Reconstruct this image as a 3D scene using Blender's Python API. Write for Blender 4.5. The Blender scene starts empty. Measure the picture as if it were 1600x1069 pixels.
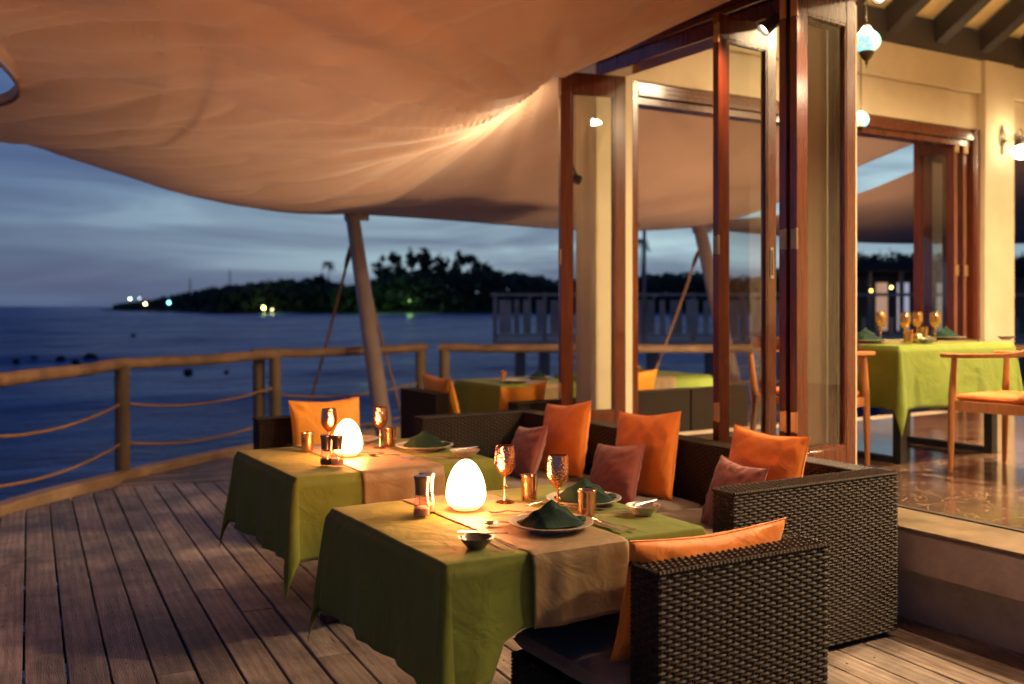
import bpy, math, random
from math import sin, cos, pi, sqrt, radians, atan2
from mathutils import Vector, Matrix, noise
random.seed(7)
SC = bpy.context.scene
COL = SC.collection

# ------------------------------------------------------------------ camera
TH = radians(30.5); CT, ST = cos(TH), sin(TH); F = 1555.0; CH = 1.45
def W(X, Z, z=0.0):                 # metres to the right / ahead of the view point -> world (building axes)
    return Vector((X*CT + Z*ST, -X*ST + Z*CT, z))
cd = bpy.data.cameras.new('camera'); cam = bpy.data.objects.new('camera', cd); COL.objects.link(cam)
cam.location = (0, 0, CH); cam.rotation_euler = (pi/2, 0, -TH)
cd.sensor_width = 36; cd.lens = F/1600*36; cd.shift_y = -0.0353
cd.clip_start = 0.05; cd.clip_end = 9000
cd.dof.use_dof = True; cd.dof.focus_distance = 3.45; cd.dof.aperture_fstop = 2.1
SC.camera = cam

# ------------------------------------------------------------------ world: dusk sky
wd = bpy.data.worlds.new('World'); SC.world = wd; wd.use_nodes = True
nt = wd.node_tree; N = nt.nodes; Lk = nt.links; N.clear()
def wn(t, **k):
    n = N.new(t)
    for a, b in k.items(): setattr(n, a, b)
    return n
def wmath(op, a, b=None, clamp=False):
    n = N.new('ShaderNodeMath'); n.operation = op; n.use_clamp = clamp
    for i, v in enumerate((a, b)):
        if v is None: continue
        if isinstance(v, (int, float)): n.inputs[i].default_value = v
        else: Lk.new(v, n.inputs[i])
    return n.outputs[0]
tc = wn('ShaderNodeTexCoord'); sep = wn('ShaderNodeSeparateXYZ'); Lk.new(tc.outputs['Generated'], sep.inputs[0])
z = sep.outputs['Z']
ramp = wn('ShaderNodeValToRGB'); Lk.new(wmath('MAXIMUM', z, 0.0), ramp.inputs[0])
cr = ramp.color_ramp; cr.elements[0].position = 0; cr.elements[0].color = (.045, .068, .135, 1)
cr.elements[1].position = 1; cr.elements[1].color = (.006, .014, .05, 1)
for p, c in ((.03, (.068, .092, .16)), (.075, (.07, .11, .19)), (.13, (.04, .082, .19)), (.22, (.02, .055, .17)), (.5, (.01, .025, .085))):
    e = cr.elements.new(p); e.color = (*c, 1)
bd = W(.16, 1).normalized()
dt = wn('ShaderNodeVectorMath', operation='DOT_PRODUCT'); Lk.new(tc.outputs['Generated'], dt.inputs[0]); dt.inputs[1].default_value = (bd.x, bd.y, 0.08)
glow = wmath('POWER', wmath('MAXIMUM', dt.outputs['Value'], 0.0), 9.0)
win = wn('ShaderNodeValToRGB'); Lk.new(wmath('MAXIMUM', z, 0.0), win.inputs[0])
wr = win.color_ramp; wr.elements[0].position = 0; wr.elements[0].color = (.35,)*3+(1,); wr.elements[1].position = .45; wr.elements[1].color = (0, 0, 0, 1)
for p, c in ((.05, .75), (.09, 1), (.2, .7)):
    e = wr.elements.new(p); e.color = (c, c, c, 1)
# long soft clouds
mp = wn('ShaderNodeMapping'); mp.inputs['Scale'].default_value = (1.6, 1.6, 15); mp.inputs['Rotation'].default_value = (0.05, -0.06, .3); Lk.new(tc.outputs['Generated'], mp.inputs[0])
nz = wn('ShaderNodeTexNoise'); nz.inputs['Scale'].default_value = 2.1; nz.inputs['Detail'].default_value = 5; nz.inputs['Roughness'].default_value = .5; nz.inputs['Distortion'].default_value = .5
Lk.new(mp.outputs[0], nz.inputs['Vector'])
cl = wn('ShaderNodeMapRange'); Lk.new(nz.outputs['Fac'], cl.inputs[0]); cl.inputs[1].default_value = .36; cl.inputs[2].default_value = .66
cl.inputs[3].default_value = 0; cl.inputs[4].default_value = 1
gf = wmath('MULTIPLY', wmath('MULTIPLY', glow, win.outputs[0]), wmath('ADD', wmath('MULTIPLY', cl.outputs[0], .75), .30), True)
mx = wn('ShaderNodeMix', data_type='RGBA'); Lk.new(gf, mx.inputs[0]); Lk.new(ramp.outputs[0], mx.inputs[6]); mx.inputs[7].default_value = (.36, .50, .53, 1)
# grey-violet cloud banks, away from the glow
dk = wn('ShaderNodeMix', data_type='RGBA'); Lk.new(wmath('MULTIPLY', wmath('SUBTRACT', 1.0, cl.outputs[0]), wmath('SUBTRACT', .6, wmath('MULTIPLY', z, 1.0)), True), dk.inputs[0])
Lk.new(mx.outputs[2], dk.inputs[6]); dk.inputs[7].default_value = (.055, .066, .12, 1)
nish = wn('ShaderNodeTexSky', sky_type='NISHITA'); nish.sun_disc = False; nish.sun_elevation = radians(-4); nish.sun_rotation = radians(20)
bg1 = wn('ShaderNodeBackground'); Lk.new(dk.outputs[2], bg1.inputs[0]); bg1.inputs[1].default_value = 1.25
bg2 = wn('ShaderNodeBackground'); Lk.new(nish.outputs[0], bg2.inputs[0]); bg2.inputs[1].default_value = .02
ad = wn('ShaderNodeAddShader'); Lk.new(bg1.outputs[0], ad.inputs[0]); Lk.new(bg2.outputs[0], ad.inputs[1])
wo = wn('ShaderNodeOutputWorld'); Lk.new(ad.outputs[0], wo.inputs[0])

# the last glow of the sun that has set beyond the bay
sd = bpy.data.lights.new('sun', 'SUN'); sd.energy = .03; sd.angle = radians(30); sd.color = (.75, .85, 1)
so = bpy.data.objects.new('sun', sd); COL.objects.link(so); so.rotation_euler = (radians(84), 0, radians(-20)+pi)

vs = SC.view_settings
SC.display_settings.display_device = 'sRGB'
vs.view_transform = 'Standard'; vs.look = 'None'; vs.exposure = 0.3; vs.gamma = 1; vs.use_curve_mapping = False
cy = SC.cycles
cy.max_bounces = 8; cy.diffuse_bounces = 3; cy.glossy_bounces = 4; cy.transmission_bounces = 4; cy.transparent_max_bounces = 24
cy.caustics_reflective = False; cy.caustics_refractive = False; cy.sample_clamp_indirect = 3.0
try:
    cy.use_denoising = True; cy.denoiser = 'OPENIMAGEDENOISE'
except Exception: pass

# ------------------------------------------------------------------ lamp powers
E_EGG = 140.0
E_HOT = 130      # spotlight by the folded doors, on the sail
E_FLOOD = 120    # spotlights along the door head
E_IN = 260 
E_UP = 78     # added deck uplights that brighten the sail      # restaurant ceiling lamps

# ------------------------------------------------------------------ materials
def M(name, col, rough=.6, metal=0, var=.0, vscale=6, bump=0, bscale=60, sheen=0, coat=0, spec=.5, stretch=(1, 1, 1), trans=0, coord='Object', rand=0, sss=0, detail=4):
    m = bpy.data.materials.new(name); m.use_nodes = True
    t = m.node_tree; n = t.nodes; l = t.links; b = n['Principled BSDF']
    b.inputs['Base Color'].default_value = (*col, 1); b.inputs['Roughness'].default_value = rough; b.inputs['Metallic'].default_value = metal
    b.inputs['Specular IOR Level'].default_value = spec; b.inputs['Sheen Weight'].default_value = sheen; b.inputs['Coat Weight'].default_value = coat
    b.inputs['Coat Roughness'].default_value = .12
    c = n.new('ShaderNodeTexCoord'); mp = n.new('ShaderNodeMapping'); mp.inputs['Scale'].default_value = stretch; l.new(c.outputs[coord], mp.inputs[0])
    m['map'] = mp.name
    if rand:
        oi = n.new('ShaderNodeObjectInfo'); cb = n.new('ShaderNodeCombineXYZ'); mu = n.new('ShaderNodeMath'); mu.operation = 'MULTIPLY'; mu.inputs[1].default_value = 40
        l.new(oi.outputs['Random'], mu.inputs[0])
        for i in range(3): l.new(mu.outputs[0], cb.inputs[i])
        l.new(cb.outputs[0], mp.inputs['Location'])
    colout = None
    if var:
        z = n.new('ShaderNodeTexNoise'); z.inputs['Scale'].default_value = vscale; z.inputs['Detail'].default_value = detail; z.inputs['Roughness'].default_value = .6; l.new(mp.outputs[0], z.inputs['Vector'])
        r = n.new('ShaderNodeMapRange'); r.inputs[1].default_value = .28; r.inputs[2].default_value = .72; r.inputs[3].default_value = 1-var; r.inputs[4].default_value = 1+var; l.new(z.outputs['Fac'], r.inputs[0])
        v = n.new('ShaderNodeVectorMath'); v.operation = 'SCALE'; v.inputs[0].default_value = col; l.new(r.outputs[0], v.inputs['Scale'])
        colout = v.outputs[0]
        if rand:
            r2 = n.new('ShaderNodeMapRange'); r2.inputs[3].default_value = 1-rand; r2.inputs[4].default_value = 1+rand; l.new(oi.outputs['Random'], r2.inputs[0])
            v2 = n.new('ShaderNodeVectorMath'); v2.operation = 'SCALE'; l.new(colout, v2.inputs[0]); l.new(r2.outputs[0], v2.inputs['Scale']); colout = v2.outputs[0]
        l.new(colout, b.inputs['Base Color'])
    if bump:
        z2 = n.new('ShaderNodeTexNoise'); z2.inputs['Scale'].default_value = bscale; z2.inputs['Detail'].default_value = 3; l.new(mp.outputs[0], z2.inputs['Vector'])
        bp = n.new('ShaderNodeBump'); bp.inputs['Strength'].default_value = bump; bp.inputs['Distance'].default_value = .01; l.new(z2.outputs['Fac'], bp.inputs['Height']); l.new(bp.outputs[0], b.inputs['Normal'])
    if trans:
        o = n['Material Output']; ts = n.new('ShaderNodeBsdfTranslucent'); ts.inputs[0].default_value = (*col, 1); ms = n.new('ShaderNodeMixShader'); ms.inputs[0].default_value = trans
        l.new(b.outputs[0], ms.inputs[1]); l.new(ts.outputs[0], ms.inputs[2]); l.new(ms.outputs[0], o.inputs[0])
    return m
def EM(name, col, s):
    m = bpy.data.materials.new(name); m.use_nodes = True; b = m.node_tree.nodes['Principled BSDF']
    b.inputs['Base Color'].default_value = (.7, .65, .6, 1); b.inputs['Emission Color'].default_value = (*col, 1); b.inputs['Emission Strength'].default_value = s
    return m
def GL(name, tint, refl=1.0):
    m = bpy.data.materials.new(name); m.use_nodes = True; t = m.node_tree; n = t.nodes; l = t.links; n.remove(n['Principled BSDF'])
    tr = n.new('ShaderNodeBsdfTransparent'); tr.inputs[0].default_value = (*tint, 1); g = n.new('ShaderNodeBsdfGlossy'); g.inputs['Roughness'].default_value = .015
    f = n.new('ShaderNodeFresnel'); f.inputs[0].default_value = 1.5; mu = n.new('ShaderNodeMath'); mu.operation = 'MULTIPLY'; mu.inputs[1].default_value = refl; mu.use_clamp = True
    ge = n.new('ShaderNodeNewGeometry'); iv = n.new('ShaderNodeMath'); iv.operation = 'SUBTRACT'; iv.inputs[0].default_value = 1.0; l.new(ge.outputs['Backfacing'], iv.inputs[1])
    m3 = n.new('ShaderNodeMath'); m3.operation = 'MULTIPLY'; l.new(f.outputs[0], m3.inputs[0]); l.new(iv.outputs[0], m3.inputs[1]); l.new(m3.outputs[0], mu.inputs[0]); ms = n.new('ShaderNodeMixShader'); l.new(mu.outputs[0], ms.inputs[0]); l.new(tr.outputs[0], ms.inputs[1]); l.new(g.outputs[0], ms.inputs[2])
    l.new(ms.outputs[0], n['Material Output'].inputs[0]); return m

def plank_mat():
    m = M('weathered deck wood', (.25, .195, .165), .5, var=.36, vscale=2.2, stretch=(14, 1.1, 1), bump=.5, bscale=16, rand=.24, spec=.4)
    t = m.node_tree; n = t.nodes; l = t.links; b = n['Principled BSDF']
    src = b.inputs['Base Color'].links[0].from_socket; mp = n[m['map']]
    # fine dark growth lines wandering along the board
    wv = n.new('ShaderNodeTexWave'); wv.wave_type = 'BANDS'; wv.bands_direction = 'X'; wv.inputs['Scale'].default_value = .55; wv.inputs['Distortion'].default_value = 9; wv.inputs['Detail'].default_value = 3; wv.inputs['Detail Scale'].default_value = .8
    l.new(mp.outputs[0], wv.inputs['Vector'])
    r = n.new('ShaderNodeMapRange'); r.inputs[3].default_value = .82; r.inputs[4].default_value = 1.08; l.new(wv.outputs['Fac'], r.inputs[0])
    v = n.new('ShaderNodeVectorMath'); v.operation = 'SCALE'; l.new(src, v.inputs[0]); l.new(r.outputs[0], v.inputs['Scale'])
    # blotchy water stains, shared by neighbouring boards
    g = n.new('ShaderNodeNewGeometry'); s = n.new('ShaderNodeTexNoise'); s.inputs['Scale'].default_value = 1.7; s.inputs['Detail'].default_value = 6; s.inputs['Roughness'].default_value = .65; l.new(g.outputs['Position'], s.inputs['Vector'])
    r2 = n.new('ShaderNodeMapRange'); r2.inputs[1].default_value = .36; r2.inputs[2].default_value = .60; r2.inputs[3].default_value = .42; r2.inputs[4].default_value = 1.38; l.new(s.outputs['Fac'], r2.inputs[0])
    v2 = n.new('ShaderNodeVectorMath'); v2.operation = 'SCALE'; l.new(v.outputs[0], v2.inputs[0]); l.new(r2.outputs[0], v2.inputs['Scale'])
    # knots
    vo = n.new('ShaderNodeTexVoronoi'); vo.inputs['Scale'].default_value = 1.15; l.new(mp.outputs[0], vo.inputs['Vector'])
    r3 = n.new('ShaderNodeMapRange'); r3.inputs[1].default_value = .04; r3.inputs[2].default_value = .11; r3.inputs[3].default_value = .3; r3.inputs[4].default_value = 1; l.new(vo.outputs['Distance'], r3.inputs[0])
    v3 = n.new('ShaderNodeVectorMath'); v3.operation = 'SCALE'; l.new(v2.outputs[0], v3.inputs[0]); l.new(r3.outputs[0], v3.inputs['Scale'])
    l.new(v3.outputs[0], b.inputs['Base Color']); return m

def marble_mat():
    m = M('brown polished marble', (.085, .048, .034), .13, var=.45, vscale=3.5, rand=.2, spec=.38, detail=7)
    t = m.node_tree; n = t.nodes; l = t.links; b = n['Principled BSDF']; src = b.inputs['Base Color'].links[0].from_socket; mp = n[m['map']]
    ve = n.new('ShaderNodeTexNoise'); ve.inputs['Scale'].default_value = 3.6; ve.inputs['Detail'].default_value = 8; ve.inputs['Distortion'].default_value = 1.8; l.new(mp.outputs[0], ve.inputs['Vector'])
    a = n.new('ShaderNodeMath'); a.operation = 'SUBTRACT'; a.inputs[1].default_value = .5; l.new(ve.outputs['Fac'], a.inputs[0]); ab = n.new('ShaderNodeMath'); ab.operation = 'ABSOLUTE'; l.new(a.outputs[0], ab.inputs[0])
    r = n.new('ShaderNodeMapRange'); r.inputs[1].default_value = 0; r.inputs[2].default_value = .012; r.inputs[3].default_value = .7; r.inputs[4].default_value = 0; l.new(ab.outputs[0], r.inputs[0])
    mi = n.new('ShaderNodeMix'); mi.data_type = 'RGBA'; l.new(r.outputs[0], mi.inputs[0]); l.new(src, mi.inputs[6]); mi.inputs[7].default_value = (.5, .34, .22, 1); l.new(mi.outputs[2], b.inputs['Base Color'])
    return m

def cloth_mat(name, col, rough=.8, sheen=.06, spec=.2):
    m = M(name, col, rough, var=.07, vscale=3, sheen=sheen, spec=spec)
    t = m.node_tree; n = t.nodes; l = t.links; b = n['Principled BSDF']
    c = n.new('ShaderNodeTexCoord'); w1 = n.new('ShaderNodeTexNoise'); w1.inputs['Scale'].default_value = 500; l.new(c.outputs['Object'], w1.inputs['Vector'])
    bp = n.new('ShaderNodeBump'); bp.inputs['Strength'].default_value = .3; bp.inputs['Distance'].default_value = .002; l.new(w1.outputs['Fac'], bp.inputs['Height'])
    w2 = n.new('ShaderNodeTexNoise'); w2.inputs['Scale'].default_value = 7; w2.inputs['Detail'].default_value = 3; w2.inputs['Distortion'].default_value = 1.2; l.new(c.outputs['Object'], w2.inputs['Vector'])
    b2 = n.new('ShaderNodeBump'); b2.inputs['Strength'].default_value = .5; b2.inputs['Distance'].default_value = .02; l.new(w2.outputs['Fac'], b2.inputs['Height']); l.new(bp.outputs[0], b2.inputs['Normal'])
    l.new(b2.outputs[0], b.inputs['Normal']); return m

def copper_mat(name, col, hammered=True, rough=.16):
    m = M(name, col, rough, metal=1)
    if hammered:
        t = m.node_tree; n = t.nodes; l = t.links; b = n['Principled BSDF']; mp = n[m['map']]
        vo = n.new('ShaderNodeTexVoronoi'); vo.inputs['Scale'].default_value = 130; l.new(mp.outputs[0], vo.inputs['Vector'])
        bp = n.new('ShaderNodeBump'); bp.inputs['Strength'].default_value = .9; bp.inputs['Distance'].default_value = .0022; l.new(vo.outputs['Distance'], bp.inputs['Height']); l.new(bp.outputs[0], b.inputs['Normal'])
    return m

def mosaic_mat(name, s):
    m = bpy.data.materials.new(name); m.use_nodes = True; t = m.node_tree; n = t.nodes; l = t.links; b = n['Principled BSDF']
    c = n.new('ShaderNodeTexCoord'); vo = n.new('ShaderNodeTexVoronoi'); vo.inputs['Scale'].default_value = 64; l.new(c.outputs['Object'], vo.inputs['Vector'])
    sp = n.new('ShaderNodeSeparateColor'); l.new(vo.outputs['Color'], sp.inputs[0])
    r = n.new('ShaderNodeValToRGB'); l.new(sp.outputs[0], r.inputs[0]); r.color_ramp.interpolation = 'CONSTANT'
    r.color_ramp.elements[0].color = (.35, .85, .78, 1); r.color_ramp.elements[1].position = .55; r.color_ramp.elements[1].color = (.15, .6, .9, 1)
    for p, cc in ((.72, (1, .35, .1)), (.8, (.3, .9, .8)), (.9, (1, .8, .35))):
        e = r.color_ramp.elements.new(p); e.color = (*cc, 1)
    l.new(r.outputs[0], b.inputs['Emission Color']); b.inputs['Emission Strength'].default_value = s; l.new(r.outputs[0], b.inputs['Base Color']); return m

def sea_mat():
    m = bpy.data.materials.new('sea water at dusk'); m.use_nodes = True; t = m.node_tree; n = t.nodes; l = t.links; b = n['Principled BSDF']
    b.inputs['Roughness'].default_value = .3; b.inputs['Specular IOR Level'].default_value = .3; b.inputs['IOR'].default_value = 1.13; b.inputs['Specular Tint'].default_value = (.55, .75, 1, 1)
    g = n.new('ShaderNodeNewGeometry')
    mp = n.new('ShaderNodeMapping'); mp.inputs['Rotation'].default_value = (0, 0, radians(30.5-6)); mp.inputs['Scale'].default_value = (.07, .42, 1); l.new(g.outputs['Position'], mp.inputs[0])
    a = n.new('ShaderNodeTexNoise'); a.inputs['Scale'].default_value = 1; a.inputs['Detail'].default_value = 6; a.inputs['Distortion'].default_value = .6; l.new(mp.outputs[0], a.inputs['Vector'])
    a2 = n.new('ShaderNodeTexNoise'); a2.inputs['Scale'].default_value = .18; a2.inputs['Detail'].default_value = 2; l.new(mp.outputs[0], a2.inputs['Vector'])
    s1 = n.new('ShaderNodeMath'); s1.operation = 'MULTIPLY_ADD'; s1.inputs[1].default_value = .55; s1.inputs[2].default_value = -.26; l.new(a2.outputs['Fac'], s1.inputs[0]); s2_ = n.new('ShaderNodeMath'); s2_.operation = 'ADD'; l.new(a.outputs['Fac'], s2_.inputs[0]); l.new(s1.outputs[0], s2_.inputs[1])
    r = n.new('ShaderNodeValToRGB'); l.new(s2_.outputs[0], r.inputs[0]); e = r.color_ramp
    e.elements[0].position = .36; e.elements[0].color = (.015, .11, .48, 1); e.elements[1].position = .63; e.elements[1].color = (.55, .70, .98, 1)
    q = e.elements.new(.45); q.color = (.04, .19, .62, 1); q = e.elements.new(.53); q.color = (.14, .34, .78, 1)
    l.new(r.outputs[0], b.inputs['Base Color'])
    m2 = n.new('ShaderNodeMapping'); m2.inputs['Rotation'].default_value = (0, 0, radians(30.5)); m2.inputs['Scale'].default_value = (.7, 1.6, 1); l.new(g.outputs['Position'], m2.inputs[0])
    w = n.new('ShaderNodeTexNoise'); w.inputs['Scale'].default_value = 1.0; w.inputs['Detail'].default_value = 6; w.inputs['Roughness'].default_value = .62; l.new(m2.outputs[0], w.inputs['Vector'])
    bp = n.new('ShaderNodeBump'); bp.inputs['Strength'].default_value = 1; bp.inputs['Distance'].default_value = 1.8; l.new(w.outputs['Fac'], bp.inputs['Height']); l.new(bp.outputs[0], b.inputs['Normal'])
    return m

MT = dict(
 plank=plank_mat(), marble=marble_mat(),
 joist=M('dark joist timber', (.05, .035, .03), .8),
 kerb=M('pale kerb timber', (.42, .27, .15), .6, var=.25, vscale=5, stretch=(1, 1, 1), bump=.3, bscale=30),
 post=M('round pine post', (.20, .14, .075), .65, var=.35, vscale=7, stretch=(3, 3, .5), bump=.4, bscale=30, rand=.15),
 rail=M('weathered handrail wood', (.30, .18, .10), .65, var=.4, vscale=6, bump=.4, bscale=30),
 rope=M('tan rope', (.36, .21, .12), .85, var=.3, vscale=60, bump=.8, bscale=150),
 stone=M('buff stone edging', (.20, .14, .095), .3, var=.5, vscale=7, rand=.1, detail=6),
 render=M('grey-brown rendered concrete', (.58, .46, .36), .8, var=.3, vscale=3.5, bump=.35, bscale=40),
 cream=M('cream painted wall', (.70, .58, .39), .7, var=.12, vscale=1.6, bump=.06, bscale=90),
 mahog=M('varnished mahogany', (.11, .024, .010), .24, var=.35, vscale=5, stretch=(9, 9, .7), coat=.8, bump=.05, bscale=20),
 darkw=M('dark stained beam', (.024, .017, .016), .6, var=.3, vscale=6),
 ceil=M('yellow painted ceiling board', (.78, .56, .24), .75, var=.1, vscale=3),
 brass=M('brass hinge', (.55, .38, .2), .35, metal=1),
 steel=M('polished steel', (.78, .72, .66), .24, metal=1),
 darkm=M('black painted metal', (.02, .02, .022), .45),
 glass=GL('door glass', (.93, .95, .93), 3.2),
 sail=M('tan sail fabric', (.62, .375, .235), .5, var=.06, vscale=1.5, sheen=.15, trans=.12, spec=.35),
 mast=M('painted steel mast', (.34, .26, .23), .4, var=.1, vscale=6),
 strap=M('brown webbing sleeve', (.16, .08, .055), .8),
 wick=M('dark woven rattan', (.031, .020, .014), .58, var=.6, vscale=70, spec=.28),
 core=M('dark furniture frame', (.012, .009, .008), .8),
 seat=M('taupe seat fabric', (.19, .145, .11), .9, var=.08, vscale=30, sheen=.2),
 green=cloth_mat('olive green tablecloth', (.13, .16, .025)),
 green2=cloth_mat('lime green tablecloth', (.15, .195, .028)),
 runner=cloth_mat('tan table runner', (.22, .14, .062), .5, .1, .35),
 orange=cloth_mat('orange cushion fabric', (.80, .225, .02), .55, .2, .4),
 amber=cloth_mat('light-tinted orange cushion fabric', (.84, .33, .02), .6, .2, .4),  # same orange fabric, with the far cushions' yellower light put into its colour
 maroon=cloth_mat('maroon cushion fabric', (.24, .062, .045), .65, .3, .35),
 greyc=cloth_mat('grey cushion fabric', (.10, .09, .08)),
 napkin=cloth_mat('dark green napkin linen', (.007, .024, .019), .8, .0, .15),
 egg=EM('glowing opal egg', (1, .31, .085), E_EGG),
 copper=copper_mat('hammered copper', (.95, .47, .28)), copper2=copper_mat('spun copper', (.95, .50, .28), False, .2),
 gold=copper_mat('hammered gold metal', (.95, .60, .22)), gold2=copper_mat('spun gold metal', (.95, .60, .22), False, .2),
 plate=M('speckled stoneware', (.44, .38, .30), .3, var=.3, vscale=60, coat=.5),
 bowl=M('dark stoneware', (.09, .075, .065), .3, var=.3, vscale=80, coat=.5),
 grind=M('brushed steel grinder cap', (.35, .25, .2), .3, metal=1),
 jar=GL('clear jar glass', (.96, .93, .9), 1.6),
 salt=M('pink salt', (.8, .42, .34), .7, bump=.8, bscale=500), pepper=M('peppercorns', (.05, .03, .025), .7, bump=1, bscale=400),
 leaf=M('sprig leaf', (.03, .07, .03), .6),
 teak=M('oiled teak', (.42, .16, .05), .38, var=.25, vscale=8, stretch=(4, 4, 1), coat=.3),
 seato=cloth_mat('orange seat pad', (.75, .20, .04), .6, .2, .3),
 foliage=M('dark foliage', (.045, .065, .035), .8, var=.5, vscale=.15, coord='Object'),
 trunk=M('tree trunk bark', (.08, .06, .045), .9),
 land=M('shore ground', (.05, .05, .035), .95),
 rock=M('wet rock', (.012, .013, .016), .6), 
 jetty=M('weathered lamplit jetty timber', (.62, .47, .33), .8, var=.2, vscale=3, rand=.2), jetcon=M('grey jetty concrete', (.26, .22, .19), .85, var=.2, vscale=2),  # timber colour raised pale and warm in place of lamplight on the jetty
 iron=M('dark bronze ironwork', (.07, .05, .03), .4, metal=.8),
 mosaic=mosaic_mat('blue and amber mosaic glass', .95), opal=EM('lit opal lamp glass', (1, .86, .62), 6), mint=mosaic_mat('lit mint mosaic glass', 1.2),
 lampw=EM('lamp lens', (1, .82, .55), 14),
)

# ------------------------------------------------------------------ mesh helpers
class MB:
    def __init__(s): s.v = []; s.f = []
    def quadstrip(s, rows, closed=False, flip=False):
        b = len(s.v); nr = len(rows); nc = len(rows[0])
        for r in rows: s.v.extend([tuple(p) for p in r])
        for i in range(nr-1):
            for j in range(nc if closed else nc-1):
                k = (j+1) % nc
                q = (b+i*nc+j, b+i*nc+k, b+(i+1)*nc+k, b+(i+1)*nc+j)
                s.f.append(q[::-1] if flip else q)
        return b
    def box(s, x0, x1, y0, y1, z0, z1, R=None):
        b = len(s.v)
        for z in (z0, z1):
            for y in (y0, y1):
                for x in (x0, x1):
                    p = Vector((x, y, z)); s.v.append(tuple(R @ p if R else p))
        for q in ((0, 2, 3, 1), (4, 5, 7, 6), (0, 1, 5, 4), (2, 6, 7, 3), (0, 4, 6, 2), (1, 3, 7, 5)): s.f.append(tuple(b+i for i in q))
        return s
    def cham(s, x0, x1, y0, y1, z0, z1, c=.004, R=None):       # box with bevelled vertical + top edges
        def ring(d, z): return [(x0+d, y0+c, z), (x0+c, y0+d, z), (x1-c, y0+d, z), (x1-d, y0+c, z), (x1-d, y1-c, z), (x1-c, y1-d, z), (x0+c, y1-d, z), (x0+d, y1-c, z)]
        def ring2(z): return [(x0+c, y0+2*c, z), (x0+2*c, y0+c, z), (x1-2*c, y0+c, z), (x1-c, y0+2*c, z), (x1-c, y1-2*c, z), (x1-2*c, y1-c, z), (x0+2*c, y1-c, z), (x0+c, y1-2*c, z)]
        rs = [ring2(z0), ring(0, z0+c), ring(0, z1-c), ring2(z1)]
        if R: rs = [[R @ Vector(p) for p in r] for r in rs]
        b = s.quadstrip(rs, True); s.f.append(tuple(range(b+7, b-1, -1))); s.f.append(tuple(range(b+24, b+32))); return s
    def tube(s, pts, r, n=8, cap=True):
        pts = [Vector(p) for p in pts]; rows = []; up = None
        for i, p in enumerate(pts):
            d = (pts[min(i+1, len(pts)-1)] - pts[max(i-1, 0)]).normalized()
            if up is None: up = d.orthogonal().normalized()
            up = (up - d*up.dot(d)).normalized(); w = d.cross(up)
            rr = r[i] if isinstance(r, (list, tuple)) else r
            rows.append([p + (up*cos(2*pi*k/n) + w*sin(2*pi*k/n))*rr for k in range(n)])
        b = s.quadstrip(rows, True)
        if cap:
            s.f.append(tuple(range(b+n-1, b-1, -1))); e = b+(len(pts)-1)*n; s.f.append(tuple(range(e, e+n)))
        return s
    def lathe(s, prof, n=24, o=(0, 0, 0), sx=1, sy=1):
        b = s.quadstrip([[(o[0]+r*cos(2*pi*k/n)*sx, o[1]+r*sin(2*pi*k/n)*sy, o[2]+z) for k in range(n)] for r, z in prof], True)
        return s
    def ball(s, c, r, n=8, m=6, sc=(1, 1, 1)):
        s.lathe([(max(r*sin(pi*i/m), 1e-4), -r*cos(pi*i/m)*sc[2]) for i in range(m+1)], n, c, sc[0], sc[1]); return s
    def mesh(s, name, mat, smooth=True, angle=31):
        me = bpy.data.meshes.new(name); me.from_pydata(s.v, [], s.f); me.materials.append(mat if not isinstance(mat, str) else MT[mat])
        me.validate(); me.update()
        if smooth:
            me.polygons.foreach_set('use_smooth', [True]*len(me.polygons))
            try: me.set_sharp_from_angle(angle=radians(angle))
            except Exception: pass
        return me
    def obj(s, name, mat, parent=None, loc=None, rot=None, smooth=True, **k):
        o = bpy.data.objects.new(name, s.mesh(name, mat, smooth)); COL.objects.link(o)
        if parent: o.parent = parent
        if loc is not None: o.location = loc
        if rot is not None: o.rotation_euler = rot
        for a, b in k.items(): o[a] = b
        return o
def inst(me, name, parent=None, loc=None, rot=None, **k):
    o = bpy.data.objects.new(name, me); COL.objects.link(o)
    if parent: o.parent = parent
    if loc is not None: o.location = loc
    if rot is not None: o.rotation_euler = rot
    for a, b in k.items(): o[a] = b
    return o
def thing(name, label, cat, loc=(0, 0, 0), rotz=0, group=None, rot=None):
    o = bpy.data.objects.new(name, None); COL.objects.link(o); o.location = loc; o.rotation_euler = rot or (0, 0, rotz)
    o['label'] = label; o['category'] = cat; o.empty_display_size = .1
    if group: o['group'] = group
    return o
def tag(o, label, cat, group=None):
    o['label'] = label; o['category'] = cat
    if group: o['group'] = group
    return o
def dup(root, label, loc, rotz=0, rot=None):
    r = root.copy(); COL.objects.link(r); r.location = loc; r.rotation_euler = rot or (0, 0, rotz); r['label'] = label
    for ch in root.children:
        c = ch.copy(); COL.objects.link(c); c.parent = r
        for g in ch.children:
            d = g.copy(); COL.objects.link(d); d.parent = c
    return r
def spline(pts, n):                       # Catmull-Rom through points, n samples
    P = [Vector(p) for p in pts]; out = []; L = [0]
    for i in range(1, len(P)): L.append(L[-1]+(P[i]-P[i-1]).length)
    for k in range(n):
        d = L[-1]*k/(n-1); i = 0
        while i < len(P)-2 and d > L[i+1]: i += 1
        t = (d-L[i])/max(L[i+1]-L[i], 1e-9)
        a, b, c, e = P[max(i-1, 0)], P[i], P[i+1], P[min(i+2, len(P)-1)]
        out.append(.5*((2*b)+(c-a)*t+(2*a-5*b+4*c-e)*t*t+(3*b-a-3*c+e)*t**3))
    return out

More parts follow.
